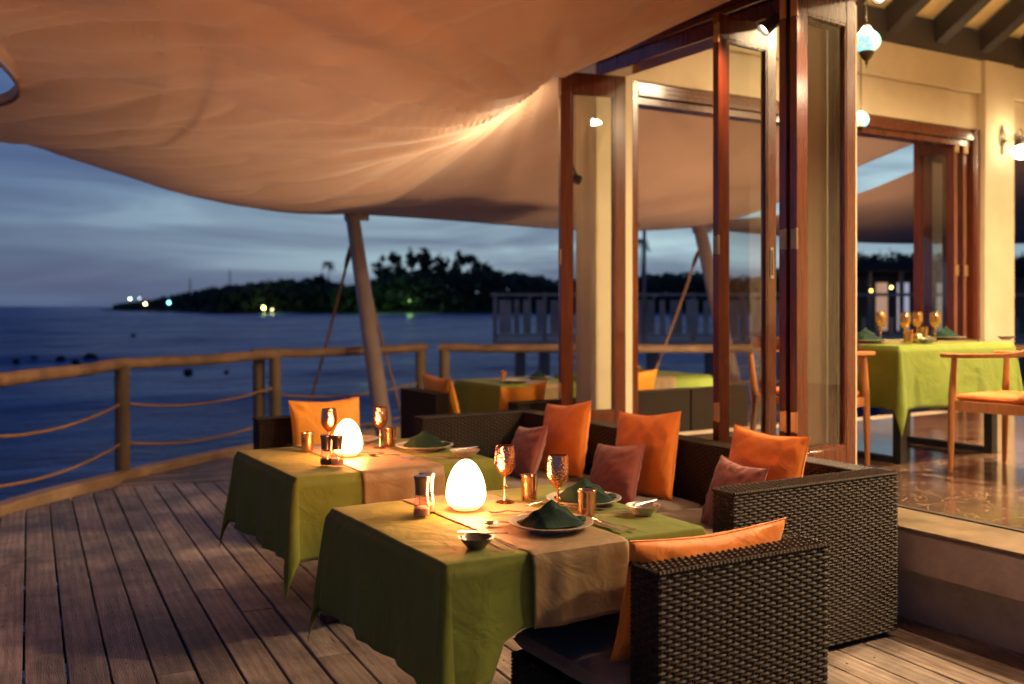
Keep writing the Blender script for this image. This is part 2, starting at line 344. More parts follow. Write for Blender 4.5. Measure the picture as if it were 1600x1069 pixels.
_t = MT['egg'].node_tree; _c = _t.nodes.new('ShaderNodeTexCoord'); _s = _t.nodes.new('ShaderNodeSeparateXYZ'); _t.links.new(_c.outputs['Object'], _s.inputs[0])
_r = _t.nodes.new('ShaderNodeMapRange'); _r.inputs[1].default_value = .012; _r.inputs[2].default_value = .062; _r.inputs[3].default_value = E_EGG*.02; _r.inputs[4].default_value = E_EGG; _r.interpolation_type = 'SMOOTHERSTEP'
_t.links.new(_s.outputs['Z'], _r.inputs[0]); _t.links.new(_r.outputs[0], _t.nodes['Principled BSDF'].inputs['Emission Strength'])   # the bulb stands above the foot, so the shell glows less at its rim
# ================================================================== SEA AND SHORE
SEA = -1.6
mb = MB(); rows = []
nr, na = 230, 150
for i in range(nr):
    r = 3.0*(1800.0/3.0)**(i/(nr-1)) if i < nr-1 else 8000
    row = []
    for j in range(na):
        a = radians(-75+150*j/(na-1)); X, Z = r*sin(a), r*cos(a)
        amp = .30*min(1, r/25)*(1 if r < 400 else 400/r)
        h = noise.noise(Vector((X*.035, Z*.11, 0)))*amp*1.6 + noise.noise(Vector((X*.16, Z*.45, 4)))*amp*.5
        h += .5*amp*sin(Z*.22+1.5*noise.noise(Vector((X*.02, Z*.02, 9))))
        row.append(W(X, Z, SEA+h))
    rows.append(row)
mb.quadstrip(rows, flip=True); mb.obj('sea', sea_mat(), kind='structure')
mb = MB(); 
mb.v += [tuple(W(X, Z, SEA-1.2)) for X, Z in ((-9000, -60), (9000, -60), (9000, 9000), (-9000, 9000))]; mb.f.append((0, 1, 2, 3))
mb.obj('seabed', M('deep water floor', (.01, .03, .07), .5), kind='structure')

# headland: low terrain, then foliage on it
SKY = [(150, 484), (190, 477), (240, 469), (300, 456), (350, 448), (400, 441), (450, 436), (500, 437), (545, 447), (600, 430), (650, 420), (700, 420), (760, 424), (800, 422), (830, 427), (870, 438), (920, 436), (1000, 428), (1060, 424), (1120, 430), (1200, 430), (1300, 400), (1400, 390), (1500, 395), (1700, 400), (2300, 410)]
def skyh(x):
    for (a, b), (c, d) in zip(SKY, SKY[1:]):
        if a <= x <= c: return b+(d-b)*(x-a)/(c-a)
    return 484
def shoreZ(x): return 385 if x > 330 else 385+(330-x)*1.6
mb = MB(); rows = []
for k in range(9):
    row = []
    for x in range(150, 2301, 25):
        Z = shoreZ(x)+k*14; ht = (478-skyh(x))/F*Z; row.append(W((x-800)/F*Z, Z, SEA-.3+(ht*.35+1.5)*sin(min(k/4, 1)*pi/2)*(1 if x > 170 else .2)))
    rows.append(row)
mb.quadstrip(rows, flip=True); mb.obj('headland', 'land', kind='structure')
def leafcloud(mb, pts, size):
    for p in pts:
        a = Vector((random.gauss(0, 1), random.gauss(0, 1), random.gauss(0, 1))).normalized(); b = a.orthogonal().normalized(); s = size*random.uniform(.5, 1.3)
        i = len(mb.v); mb.v += [tuple(p+a*s), tuple(p+b*s*.6), tuple(p-a*s), tuple(p-b*s*.6)]; mb.f.append((i, i+1, i+2, i+3))
mb = MB(); pts = []
for _ in range(34000):
    x = random.uniform(178, 2250)
    if x < 330 and random.random() < .4: continue
    Z = shoreZ(x)+random.uniform(1, 60); top = (478-skyh(x))/F*Z
    top *= .9+.22*noise.noise(Vector((x*.05, Z*.05, 0)))+.1*noise.noise(Vector((x*.2, Z*.2, 0)))
    base = SEA+.8
    zz = base+(max(top, 1.2)+CH-base)*(random.random()**.6)
    pts.append(W((x-800)/F*Z, Z, min(zz, top+CH)))
leafcloud(mb, pts, 1.7); mb.obj('shore_woodland', 'foliage', smooth=False, kind='stuff')
# taller trees that stand clear of the wood
def tree(x, y, spread, Z, label, kind='casuarina'):
    b = W((x-800)/F*Z, Z, SEA+2); H = CH+(478-y)/F*Z-b.z
    t = thing('casuarina_tree' if kind == 'casuarina' else 'palm_tree', label, 'tree', b, group='tall trees on the headland')
    m = MB(); lean = random.uniform(-1, 1); top = Vector((lean, 0, H*.93)); m.tube([(0, 0, -1), (lean*.3, 0, H*.5), top], [.35, .25, .06], 6)
    tips = []
    if kind == 'casuarina':
        for k in range(16):
            h = H*random.uniform(.4, .97); a = random.uniform(0, 2*pi); l = spread*(1.1-h/H)*random.uniform(.7, 1.5)+.8
            s = Vector((lean*h/H, 0, h)); e = s+Vector((cos(a)*l, sin(a)*l, l*random.uniform(.3, .8))); m.tube([s, e], [.1, .02], 4); tips += [(s, e)]*1
        m.obj('trunk', 'trunk', t)
        c = MB(); ps = []
        for s, e in tips:
            for _ in range(34):
                q = s.lerp(e, random.uniform(.35, 1.1)); ps.append(q+Vector((random.gauss(0, .55), random.gauss(0, .55), random.gauss(0, .7))))
        leafcloud(c, ps, .95); c.obj('crown', 'foliage', t, smooth=False)
    else:
        m.obj('trunk', 'trunk', t); c = MB()
        for k in range(15):
            a = 2*pi*k/15+random.random()*.3; L = 3.0; el = random.uniform(-.2, .8)
            P = [top+Vector((cos(a)*L*s, sin(a)*L*s, L*(el*s-1.1*s*s))) for s in (0, .25, .5, .75, 1)]; sd = Vector((-sin(a), cos(a), 0))
            for i in range(4):
                for sg in (-1, 1):
                    for fr in (.2, .7):
                        p = P[i].lerp(P[i+1], fr); j = len(c.v); c.v += [tuple(p), tuple(p+(P[i+1]-P[i])*.4), tuple(p+sd*sg*.8+Vector((0, 0, -.7)))]; c.f.append((j, j+1, j+2))
        c.obj('crown', 'foliage', t, smooth=False)
TL = ['first tall tree on the headland, just right of the leaning canopy mast', 'wispy tree on the headland second from the canopy mast', 'tall feathery tree standing third right of the mast', 'tall tree in the middle of the headland clump, leaning',
      'highest tree of the clump on the headland', 'broad tree right of the highest one on the headland', 'wispy tree on the right side of the headland clump', 'last tall tree of the clump, above the lower wood', 'small tree at the right foot of the tall clump', 'low rounded tree above the wood left of the mast']
for (x, y, sp), lb in zip([(596, 402, 6), (618, 396, 5), (640, 398, 6), (661, 390, 5), (672, 386, 5), (692, 402, 7), (716, 398, 5), (742, 402, 6), (757, 412, 4), (500, 436, 5)], TL): tree(x, y, sp, random.uniform(392, 420), lb)
tree(514, 404, 3, 400, 'lone palm rising above the headland wood left of the mast', 'palm')
tree(1003, 366, 5, 300, 'dark palm crown seen through the folding door opening', 'palm')
def globe_lamp(x, y, Z, r, col, s, label, glow=0, gcol=(.8, 1, .3)):
    p = W((x-800)/F*Z, Z, CH+(478-y)/F*Z); t = thing('shore_lamp', label, 'lamp', (p.x, p.y, SEA+.5), group='lamps on the far shore')
    h = p.z-SEA-.5; m = MB(); m.tube([(0, 0, -.5), (0, 0, max(h-r, .05))], .12, 6); m.obj('pole', 'darkm', t)
    m = MB(); m.ball((0, 0, h), r); m.obj('lamp_globe', EM('shore lamp glow', col, s), t)
    if glow:
        ld = bpy.data.lights.new('shore_glow', 'POINT'); ld.energy = glow; ld.color = gcol; ld.shadow_soft_size = .5; lo = bpy.data.objects.new('shore_glow', ld); COL.objects.link(lo); lo.parent = t; lo.location = (0, 0, h+.5)
globe_lamp(203, 467, 560, .55, (.6, .9, .5), 12, 'pale lamp furthest left on the headland point')
globe_lamp(218, 466, 560, .4, (.5, .6, .6), 6, 'dim grey lamp between two brighter ones on the point')
globe_lamp(227, 475, 540, .6, (1, .8, .4), 14, 'warm yellow lamp low on the headland point')
globe_lamp(264, 473, 490, .55, (.2, .8, 1), 14, 'cyan lamp on the shore right of the point')
globe_lamp(412, 481, 379, .6, (1, .95, .2), 14, 'bright yellow lamp lighting the shore bushes', 900)
globe_lamp(425, 484, 378, .35, (1, .8, .5), 5, 'small amber lamp beside the bright yellow one', 500)
globe_lamp(573, 474, 378, .25, (.6, 1, .2), 3, 'green garden lamp right of the canopy mast foot', 1500, (.45, 1, .1))
globe_lamp(640, 470, 378, .2, (.6, 1, .3), 1.5, 'faint green lamp below the tall headland trees', 1500, (.5, 1, .2))
for x, y0, lb in ((297, 434, 'thin radio mast on the headland ridge, left one'), (359, 420, 'faint thin radio mast right of the other on the ridge')):
    Z = 430; p = W((x-800)/F*Z, Z, SEA+1); h = CH+(478-y0)/F*Z-p.z; t = thing('radio_mast', lb, 'mast', p)
    m = MB(); m.tube([(0, 0, 0), (0, 0, h)], [.35, .15], 5); m.obj('pole', 'darkm', t); 
    for k in range(3): m = MB(); m.box(-.8, .8, -.08, .08, h*(.7+.1*k), h*(.7+.1*k)+.15); m.obj('crossarm', 'darkm', t)
# dark rocks awash
RL = ['rock awash furthest left above the handrail', 'second dark rock awash from the left', 'rounded rock awash left of the first rail post', 'largest dark rock awash beside the first rail post', 'tiny rock showing over the first rail post', 'flat dark rock just above the rail in mid bay', 'small pointed rock above the middle rail', 'dark rock just left of the rail corner posts', 'lone dark rock far out in the bay', 'low rock between the larger ones on the left']
for (x, y, s), lb in zip([(25, 566, 9), (52, 563, 11), (95, 564, 13), (141, 563, 18), (192, 570, 5), (294, 585, 13), (354, 583, 7), (402, 581, 13), (208, 526, 7), (118, 568, 10)], RL):
    Z = F*(CH-SEA)/(y-478); p = W((x-800)/F*Z, Z, SEA); r = s/F*Z*.62; m = MB(); m.ball((0, 0, r*.25), r, 9, 6, (1, .8, .8))
    m.v = [tuple(Vector(v)*(1+.35*noise.noise(Vector(v)*2.2/r+Vector((x, 0, 0))))) for v in m.v]
    tag(m.obj('sea_rock', 'rock', loc=p), lb, 'rock', 'rocks awash in the bay')

# raised jetty terrace across the water
JZ = 25.0
jt = thing('jetty_terrace', 'raised timber terrace on columns over the water beyond the deck', 'jetty', W(-.48, JZ, 0), -TH)
def jy(y): return CH+(478-y)/F*JZ
m = MB(); m.box(0, 14, 0, 6, jy(541), jy(532)); m.box(.2, 14, .3, 5.5, jy(552), jy(541)-.002); m.obj('deck_slab', 'jetty', jt)
for k in range(9):
    x = .55+[0, .62, 1.9, 3.4, 4.9, 6.4, 7.9, 9.4, 10.9][k]; m = MB(); m.box(x, x+.28, .4, .7, SEA-1, jy(552)-.002); m.obj('column', 'jetcon', jt)
m = MB(); m.box(-.06, 14, -.05, .05, jy(463), jy(458)); m.obj('top_rail', 'jetty', jt)
m = MB(); m.box(0, 14, -.03, .03, jy(526), jy(522)); m.obj('bottom_rail', 'jetty', jt)
for k in range(8): m = MB(); m.box(1.25*k*1.0, 1.25*k+.11, .052, .17, jy(532)+.002, jy(457)); m.obj('post', 'jetty', jt)
x = .16
while x < 9:
    w = random.choice((.14, .22, .3, .2)); m = MB(); m.box(x, x+w, -.02, .02, jy(521), jy(469)+random.uniform(-.02, .02)); m.obj('slat', 'jetty', jt); x += w+random.uniform(.06, .14)
m = MB(); m.tube([(3.87, .5, jy(532)), (3.87, .5, jy(478)), (3.87, .5, jy(330))], .045, 8)
tag(m.obj('flag_pole', 'mast', loc=W(0, 0)+(W(-.48, JZ)), rot=(0, 0, -TH)), 'thin bare pole on the terrace seen through the doors', 'pole')

# lit pavilion far off, seen through the right-hand opening
pv = thing('beach_pavilion', 'distant dark beach pavilion with lit columns and violet lamps', 'pavilion', W(10.2, 30, -.6), -TH)
m = MB(); m.box(-.6, 9, 0, 6, -1.6, .75); m.obj('floor', 'jetcon', pv)
m = MB(); m.box(-1, 9, -.4, 6.4, 3.1, 3.35); m.obj('roof', 'darkw', pv)
m = MB(); m.box(-.5, 9, 5.6, 5.8, .75, 3.1); m.obj('wall', 'jetcon', pv)
for k, (x, c) in enumerate(((.9, (1, .55, .3)), (1.55, (.8, .8, 1)), (2.75, (1, .85, .75)), (3.5, (.25, .22, .5)), (5.5, (1, .5, .2)), (6.4, (.6, .5, 1)))):
    m = MB(); m.box(x, x+.26, .1, .36, 1.3, 2.75); m.obj('glow_post', EM('glowing post', c, .32), pv)  # boxes that glow by themselves, standing in for lamplit posts
for k in range(10): m = MB(); m.box(-.4+k*.95, -.28+k*.95, 0, .1, .75, 3.1); m.obj('post', 'jetcon', pv)
for k in range(22): m = MB(); m.box(-.5+k*.42, -.42+k*.42, -.1, -.04, .76, 1.7); m.obj('baluster', 'jetty', pv)
for x, z_, c, s in ((.35, .55, (.3, .2, 1), 25), (.62, .55, (.4, .35, 1), 25), (.5, 2.5, (1, .6, .1), 8), (1.1, 2.6, (1, .7, .2), 8), (3.4, 2.7, (.5, 1, .9), 10), (3.3, 1.0, (.1, .2, 1), 25), (3.45, .65, (.1, .15, 1), 18), (3.9, 3.0, (.3, .1, 1), 10), (2.2, 2.2, (.3, .15, .9), 5)):
    m = MB(); m.ball((x, -.35, z_), .04); m.obj('lamp', EM('violet lamp', c, s), pv)

# ================================================================== DECK
def clip(poly, region):                  # convex clip, both lists of 2D
    out = poly
    for i in range(len(region)):
        a, b = region[i], region[(i+1) % len(region)]
        def side(p): return (b[0]-a[0])*(p[1]-a[1])-(b[1]-a[1])*(p[0]-a[0])
        inp, out = out, []
        for k in range(len(inp)):
            p, q = inp[k], inp[(k+1) % len(inp)]; sp, sq = side(p), side(q)
            if sp >= 0: out.append(p)
            if sp*sq < 0: t = sp/(sp-sq); out.append((p[0]+(q[0]-p[0])*t, p[1]+(q[1]-p[1])*t))
        if not out: return []
    return out
def w2(X, Z): v = W(X, Z); return (v.x, v.y)
EDGE = [(-3.35, -1.5), (-3.4, 2), (-3.5, 5), (-3.55, 6.9), (-3.22, 8.33), (-2.5, 10.1), (-1.15, 11.55), (-.85, 11.72), (10, 11.72)]
deck = bpy.data.objects.new('deck', None); COL.objects.link(deck); deck['kind'] = 'structure'
def lay(region, ang, width, gap, joints, thick=.035, p0=-12, p1=12, seed=1, group=None):
    rnd = random.Random(seed); d = Vector((cos(ang), sin(ang))); n_ = Vector((sin(ang), -cos(ang)))     # boards run along d, rows step along n_
    ps = [Vector(p).dot(n_) for p in region]; qs = [Vector(p).dot(d) for p in region]
    p = min(ps); 
    area = sum(region[i][0]*region[(i+1) % len(region)][1]-region[(i+1) % len(region)][0]*region[i][1] for i in range(len(region)))
    if area < 0: region = region[::-1]
    r = 0
    while p < max(ps):
        q = min(qs)-rnd.uniform(0, joints)*.9; 
        while q < max(qs):
            L = joints*rnd.uniform(.85, 1.25); w = width
            rect = [n_*p+d*q, n_*(p+w)+d*q, n_*(p+w)+d*(q+L-.004), n_*p+d*(q+L-.004)]; rect = [(v.x, v.y) for v in rect]
            a = sum(rect[i][0]*rect[(i+1) % 4][1]-rect[(i+1) % 4][0]*rect[i][1] for i in range(4))
            if a < 0: rect = rect[::-1]
            c = clip(rect, region); q += L
            if len(c) < 3: continue
            cx = sum(v[0] for v in c)/len(c); cy_ = sum(v[1] for v in c)/len(c)
            Zc = cx*ST+cy_*CT; Xc = cx*CT-cy_*ST
            if Zc < .3 or abs(Xc) > Zc*.56+2.2: continue
            dz = rnd.uniform(-.0035, .0015); tl = rnd.uniform(-.003, .003)
            ar = abs(sum(c[i][0]*c[(i+1) % len(c)][1]-c[(i+1) % len(c)][0]*c[i][1] for i in range(len(c))))
            if ar < .01: continue
            # local frame: y along the board
            def loc(v, k=0): v = Vector(v)-Vector((cx, cy_)); return (v.dot(n_), v.dot(d))
            lc = [loc(v) for v in c]; mbx = MB(); nn = len(lc); ins = .003
            cl_ = [(x*(1-ins/max(abs(x), .02)), y) for x, y in lc]
            mbx.v = [(x, y, -thick) for x, y in lc]+[(x, y, -ins+tl*x/.07) for x, y in lc]+[(x, y, tl*x/.07) for x, y in cl_]
            for k in range(nn):
                k2 = (k+1) % nn
                mbx.f.append((k, k2, nn+k2, nn+k)); mbx.f.append((nn+k, nn+k2, 2*nn+k2, 2*nn+k))
            mbx.f.append(tuple(range(2*nn, 3*nn))); mbx.f.append(tuple(range(nn-1, -1, -1)))
            # orientation: (n_, d, z) is right-handed when n_ x d = +z
            o = mbx.obj('plank', 'plank', deck, loc=(cx, cy_, dz), rot=(0, 0, atan2(n_.y, n_.x)), smooth=False)
        p += width+gap; r += 1
REG1 = [w2(-3.38, -.5), w2(-3.43, 2), w2(-3.52, 5), w2(-3.55, 6.9), w2(-3.2, 7.97), (3.93, 8.0), (3.93, -1.5), w2(-3.0, -.9)]
lay(REG1, radians(90-30.5*0)+radians(25.9)-TH, .1455, .009, 7.5, seed=3)
REG2 = [w2(-3.2, 7.98), (3.93, 8.02), (3.93, Vector(w2(-2.2, 10.4)).y), w2(-2.5, 10.1), w2(-3.22, 8.33)]
lay(REG2, radians(20.5)-TH, .16, .006, 2.5, seed=5)
REG3 = [(3.94, 6.28), w2(-2.27, 10.33), w2(-1.15, 11.55), w2(-.85, 11.72), w2(10, 11.72), (14, 6.28)]
lay(REG3, pi/2-radians(4), .148, .006, 2.6, seed=9)
# joists under the boards
def eu(v):                                # where the deck edge lies for a given row
    best = -1.2
    for (a, b), (c, d) in zip(EDGE, EDGE[1:]):
        p, q = W(a, b), W(c, d)
        if min(p.y, q.y) <= v <= max(p.y, q.y) and abs(q.y-p.y) > 1e-6: best = p.x+(q.x-p.x)*(v-p.y)/(q.y-p.y); break
    return best
for k in range(16):
    v_ = -1+k*.75; m = MB(); m.box(max(eu(v_), eu(v_+.07))+.1, 3.9, v_, v_+.07, -.2, -.045); m.obj('joist', 'joist', deck)
# nail heads at the joist lines: small dark plugs
m = MB(); d0 = radians(90)+radians(25.9)-TH; nn_ = Vector((sin(d0), -cos(d0)))
for v_ in [-1+.75*k+.035 for k in range(3, 12)]:
    for r in range(-20, 40):
        for o_ in (.03, .115):
            p = nn_*(r*.1545+o_-.6); # move along board to the joist
            d_ = Vector((cos(d0), sin(d0))); t = (v_-p.y)/d_.y; q = p+d_*t+d_*random.uniform(-.012, .012)
            if -.4 < q.x < 3.8: m.lathe([(.0035, .0), (.0035, .0022), (.0001, .0022)], 6, (q.x, q.y, -.001))
m.obj('nail', 'joist', deck, kind='stuff')
# kerb along the edge
E = spline([W(x, z_, .0) for x, z_ in EDGE[2:]], 60); mb = MB(); rows = []
for i, p in enumerate(E):
    d = (E[min(i+1, 59)]-E[max(i-1, 0)]).normalized(); n_ = Vector((-d.y, d.x, 0))
    rows.append([p+n_*.0+Vector((0, 0, -.12)), p+n_*.0+Vector((0, 0, .045)), p+n_*.01+Vector((0, 0, .055)), p+n_*.13+Vector((0, 0, .055)), p+n_*.14+Vector((0, 0, .045)), p+n_*.14+Vector((0, 0, -.25))])
mb.quadstrip(rows, closed=True); mb.obj('kerb', 'kerb', deck)

# rope railing
def railing(label, posts, rails=True, ropes=(.62, .28), first_h=.99, extra=None):
    t = thing('rope_railing', label, 'railing', W(posts[0][0], posts[0][1], 0), group='timber railings along the deck edge')
    o = t.location.copy(); P = [W(x, z_, 0)-o for x, z_ in posts]
    for p in P:
        h = .93+random.uniform(-.01, .01); m = MB(); rr = .062
        m.tube([p+Vector((0, 0, -.9)), p+Vector((.004, 0, .3)), p+Vector((0, .004, .6)), p+Vector((0, 0, h)), p+Vector((0, 0, h+.012))], [rr*1.05, rr, rr*.98, rr, rr*.8], 14); m.obj('post', 'post', t)
    for a, b in zip(P, P[1:]):
        m = MB(); n = 9; pts = [a.lerp(b, k/(n-1))+Vector((0, 0, .955-.012*sin(pi*k/(n-1))+.012*noise.noise(Vector((k*.7, a.x, 0))))) for k in range(n)]
        d = (b-a).normalized(); pts[0] -= d*.07; pts[-1] += d*.07
        m.tube(pts, [.05+.006*noise.noise(Vector((k, a.x*9, 2))) for k in range(n)], 12); m.obj('handrail', 'rail', t)
        for hz in ropes:
            m = MB(); n = 22; L = (b-a).length; side = Vector((d.y, -d.x, 0))*.0
            pts = [a.lerp(b, k/(n-1))+side+Vector((0, 0, hz-(.045*L)*4*(k/(n-1))*(1-k/(n-1)))) for k in range(n)]
            m.tube(pts, .013, 8); m.obj('rope', 'rope', t)
railing('rope and timber railing on the left running to the corner posts', [(-3.35, 4.5), (-3.56, 6.35), (-3.33, 8.5), (-2.44, 10.25)])
railing('rope and timber railing behind the mast, up to the next pair of posts', [(-2.62, 10.3), (-1.08, 11.78)], ropes=(.55, .2))
railing('far rope and timber railing running right behind the doors', [(-.80, 11.8), (1.1, 11.8), (3.0, 11.8), (5.0, 11.8), (7.0, 11.8)], ropes=(.58, .2))
# leaning stays and masts
def mast(label, base, top, r):
    t = thing('canopy_mast', label, 'mast', base, group='leaning masts that carry the sail canopy'); d = top-base
    m = MB(); m.tube([Vector((0, 0, 0)), d*.5, d], [r*1.08, r, r*.92], 20); m.obj('pole', 'mast', t)
    m = MB(); m.lathe([(r*1.9, 0), (r*1.9, .015), (.001, .015)], 20); m.obj('base_plate', 'mast', t)
    m = MB(); m.tube([d-d.normalized()*.04, d+d.normalized()*.03], r*1.12, 16); m.box(d.x-.05, d.x+.2, d.y-.02, d.y+.02, d.z-.05, d.z+.02); m.obj('head_fitting', 'mast', t); return t
MB0, MT0 = W(-1.30, 10.3, 0), W(-1.86, 11.6, 2.5)
mast('leaning steel canopy mast behind the back table', MB0, MT0, .088)
MB1, MT1 = W(2.95, 12.6, -.2), W(2.55, 13.5, 2.5)
mast('second leaning canopy mast glimpsed through the folding doors', MB1, MT1, .095)
def stay(label, pts, r=.017, sleeve=None):
    t = thing('mast_stay', label, 'rope', pts[-1], group='stays tying the masts to the deck'); o = t.location.copy()
    P = [Vector(p)-o for p in pts]; m = MB(); n = 16; m.tube([P[0].lerp(P[-1], k/n)+Vector((0, 0, -.05*sin(pi*k/n))) for k in range(n+1)], r, 8); m.obj('rope', 'rope', t)
    if sleeve: a = P[0]; b = P[0].lerp(P[-1], sleeve); m = MB(); m.tube([a, a.lerp(b, .3), a.lerp(b, .6), b], [.024, .028, .030, .018], 10); m.obj('sleeve', 'strap', t)
def at(x, y, Z): return W((x-800)/F*Z, Z, CH+(478-y)/F*Z)
stay('tan stay on the left of the leaning mast, with a brown sleeve', [at(549, 384, 11.4), at(471, 676, 11.35)], sleeve=.12)
stay('tan stay dropping right of the leaning mast to the deck', [at(574, 440, 11.3), at(634, 668, 11.6)])
stay('tan stay of the second mast seen through the doors', [at(1091, 394, 13.1), at(1000, 640, 11.6)], sleeve=.1)

# ================================================================== RESTAURANT BUILDING
FZ = .45
bld = thing('restaurant_building', 'cream open-sided restaurant with dark beams, raised floor and door openings', 'building', (4.2, 5.95, 0))
BO = Vector((4.2, 5.95, 0))
def bbox(name, mat, x0, x1, y0, y1, z0, z1, c=.006, **k):
    m = MB(); m.cham(x0-BO.x, x1-BO.x, y0-BO.y, y1-BO.y, z0, z1, c); return m.obj(name, mat, bld, **k)
# plinth: recessed riser, overhanging lip, stone border, marble field
bbox('riser', 'render', 3.96, 4.6, -3, 6.24, -.4, FZ-.20)
bbox('step_lip', 'render', 3.82, 13.5, -3, 6.26, FZ-.198, FZ-.022)
y = -3.0
while y < 6.2: bbox('edging_stone', 'stone', 3.815, 4.165, y, min(y+.897, 6.26), FZ-.02, FZ, .002); y += .9
bbox('floor_trim', 'darkw', 4.17, 4.20, -3, 5.95, FZ-.02, FZ+.006, .001)
tile = None
for i in range(9):
    for j in range(11):
        x0, y0 = 4.204+i*.9, 5.95-(j+1)*.9
        if tile is None:
            m = MB(); m.cham(0, .897, 0, .897, -.02, 0, .0012); tile = m.mesh('floor_tile', 'marble')
        inst(tile, 'floor_tile', bld, (x0-BO.x, y0-BO.y, FZ))
# walls of the sea end
bbox('corner_pillar', 'cream', 4.22, 4.56, 5.96, 6.22, FZ, 3.82)
bbox('pillar', 'cream', 8.76, 9.22, 5.92, 6.24, FZ, 3.81)
bbox('lintel', 'cream', 4.562, 8.758, 6.00, 6.2, 3.15, 3.49)
bbox('wall', 'cream', 4.562, 8.758, 5.95, 6.22, 3.492, 3.81)
bbox('lintel', 'cream', 9.222, 13.3, 6.00, 6.2, 3.15, 3.49)
bbox('wall', 'cream', 9.222, 13.3, 5.95, 6.22, 3.492, 3.81)
# brown frame of the sea opening: stepped head and jambs
for dz, dv in ((0, 0), (.035, .02), (.07, .04)):
    bbox('door_frame', 'mahog', 4.64, 8.68, 5.985-dv*.5+.02, 6.18, 3.11-dz+.0, 3.145-dz, .003)
bbox('door_head', 'mahog', 4.64, 8.68, 6.02, 6.15, 2.98, 3.038, .004)
for x0 in (4.562, 8.70): bbox('door_jamb', 'mahog', x0, x0+.056, 5.97, 6.2, FZ, 3.148, .006)
for x0 in (4.62, 8.685): bbox('door_jamb', 'mahog', x0, x0+.013, 5.985, 6.18, FZ, 3.148, .003)
# side head track toward the deck
bbox('door_head', 'mahog', 4.22, 4.40, -2.9, 5.955, 3.12, 3.22, .006)
bbox('door_head', 'mahog', 4.19, 4.43, -2.9, 5.955, 3.222, 3.27, .008)
bbox('door_head', 'mahog', 4.215, 4.405, -2.9, 5.955, 3.272, 3.33, .008)
for x0, zb in ((4.24, 3.332), (10.9, FZ)):
    mb = MB(); pr = ((-2.9, zb), (5.925, zb), (5.925, 4.2), (1.5, 6.86), (-2.9, 4.2)); mb.v = [(x-BO.x, y-BO.y, z_) for x in (x0, x0+.14) for y, z_ in pr]
    mb.f = [(4, 3, 2, 1, 0), (5, 6, 7, 8, 9)]+[(k, (k+1) % 5, 5+(k+1) % 5, 5+k) for k in range(5)]; mb.obj('gable_wall', 'cream', bld, smooth=False)
bbox('sky_block_board', 'darkw', 3.05, 4.236, -2.9, 5.95, 3.46, 3.50, .003)  # board added above the sail edge to block sky reflections on the door head
bbox('pillar', 'cream', 4.2, 4.45, 3.78, 3.98, FZ, 3.118)
bbox('wall_plate', 'darkw', 4.4, 13.3, 5.93, 6.1, 3.812, 4.09)
# rafters and ceiling boards on both slopes of the roof
SL = .6; VR = 1.5; RL = (5.93-VR)/cos(math.atan(SL))
for k in range(14):
    u = 4.75+k*.67
    for v0, sg in ((5.93, -1), (2*VR-5.93, 1)):
        R = Matrix.Translation(Vector((u, v0, 3.80))-BO) @ Matrix.Rotation(sg*math.atan(SL), 4, 'X')
        m = MB(); m.cham(-.07, .07, *((-RL+.1, .45) if sg < 0 else (-.45, RL-.1)), .07, .27, .006, R); m.obj('rafter', 'darkw', bld)
for k in range(15):
    for v0, sg in ((5.93, -1), (2*VR-5.93, 1)):
        R = Matrix.Translation(Vector((4.3, v0, 3.82))-BO) @ Matrix.Rotation(sg*math.atan(SL), 4, 'X')
        a = (-RL+.08+k*.36, -RL+.08+k*.36+.357) if sg < 0 else (RL-.08-k*.36-.357, RL-.08-k*.36)
        m = MB(); m.cham(0, 9.2, *a, .275, .295, .002, R); m.obj('ceiling_board', 'ceil', bld)
bbox('wall', 'cream', 4.4, 10.9, 2*VR-5.93-.2, 2*VR-5.93, FZ, 4.2)
# folding door leaves
LW, LH = .5, 2.62
def make_leaf(label, loc, ang, handle=False):
    t = thing('folding_door', label, 'door', loc, ang, 'mahogany folding glass doors')
    T = .022; sw = .082
    for x0, x1 in ((0, sw), (LW-sw, LW)): m = MB(); m.cham(x0, x1, -T, T, 0, LH, .003); m.obj('stile', 'mahog', t)
    m = MB(); m.cham(sw+.001, LW-sw-.001, -T+.001, T-.001, LH-.135, LH, .002); m.obj('top_rail', 'mahog', t)
    m = MB(); m.cham(sw+.001, LW-sw-.001, -T+.001, T-.001, 0, .24, .002); m.obj('bottom_rail', 'mahog', t)
    m = MB(); z0, z1 = .241, LH-.136
    for k, (d, yy) in enumerate(((.010, .019), (.018, .012))):
        for x0, x1 in ((sw+.001, sw+d), (LW-sw-d, LW-sw-.001)): m.box(x0, x1, -yy, yy, z0+.0002*k, z1-.0002*k)
        for a, b in ((z0, z0+d), (z1-d, z1)): m.box(sw+d+.0005, LW-sw-d-.0005, -yy, yy, a+.0004*k, b-.0004*k)
    m.obj('glazing_bead', 'mahog', t)
    m = MB(); m.box(sw+.012, LW-sw-.012, -.003, .003, z0+.012, z1-.012); m.obj('glass_pane', 'glass', t, smooth=False)
    for hz in (.35, 1.28, LH-.16):
        m = MB(); m.box(-.004, .0, -.03, .012, hz, hz+.1); m.tube([(-.006, -.024, hz-.004), (-.006, -.024, hz+.104)], .006, 8); m.obj('hinge', 'brass', t)
    if handle:
        m = MB(); m.box(LW-.058, LW-.03, -T-.004, -T-.0005, 1.15, 1.33); m.obj('flush_handle', 'steel', t)
        m = MB(); m.box(LW-.052, LW-.036, -T-.005, -T-.0042, 1.165, 1.315); m.obj('handle_recess', 'darkm', t)
    return t
def dirang(deg): return radians(deg)-TH    # bearing given from the view's right-hand axis
make_leaf('left folding glass door, standing alone with the cream pillar behind', (3.80, 5.80, FZ+.01), dirang(19.5))
make_leaf('middle folding glass door with flush steel handle and amber reflection', (3.79, 4.20, FZ+.01), dirang(36.7), True)
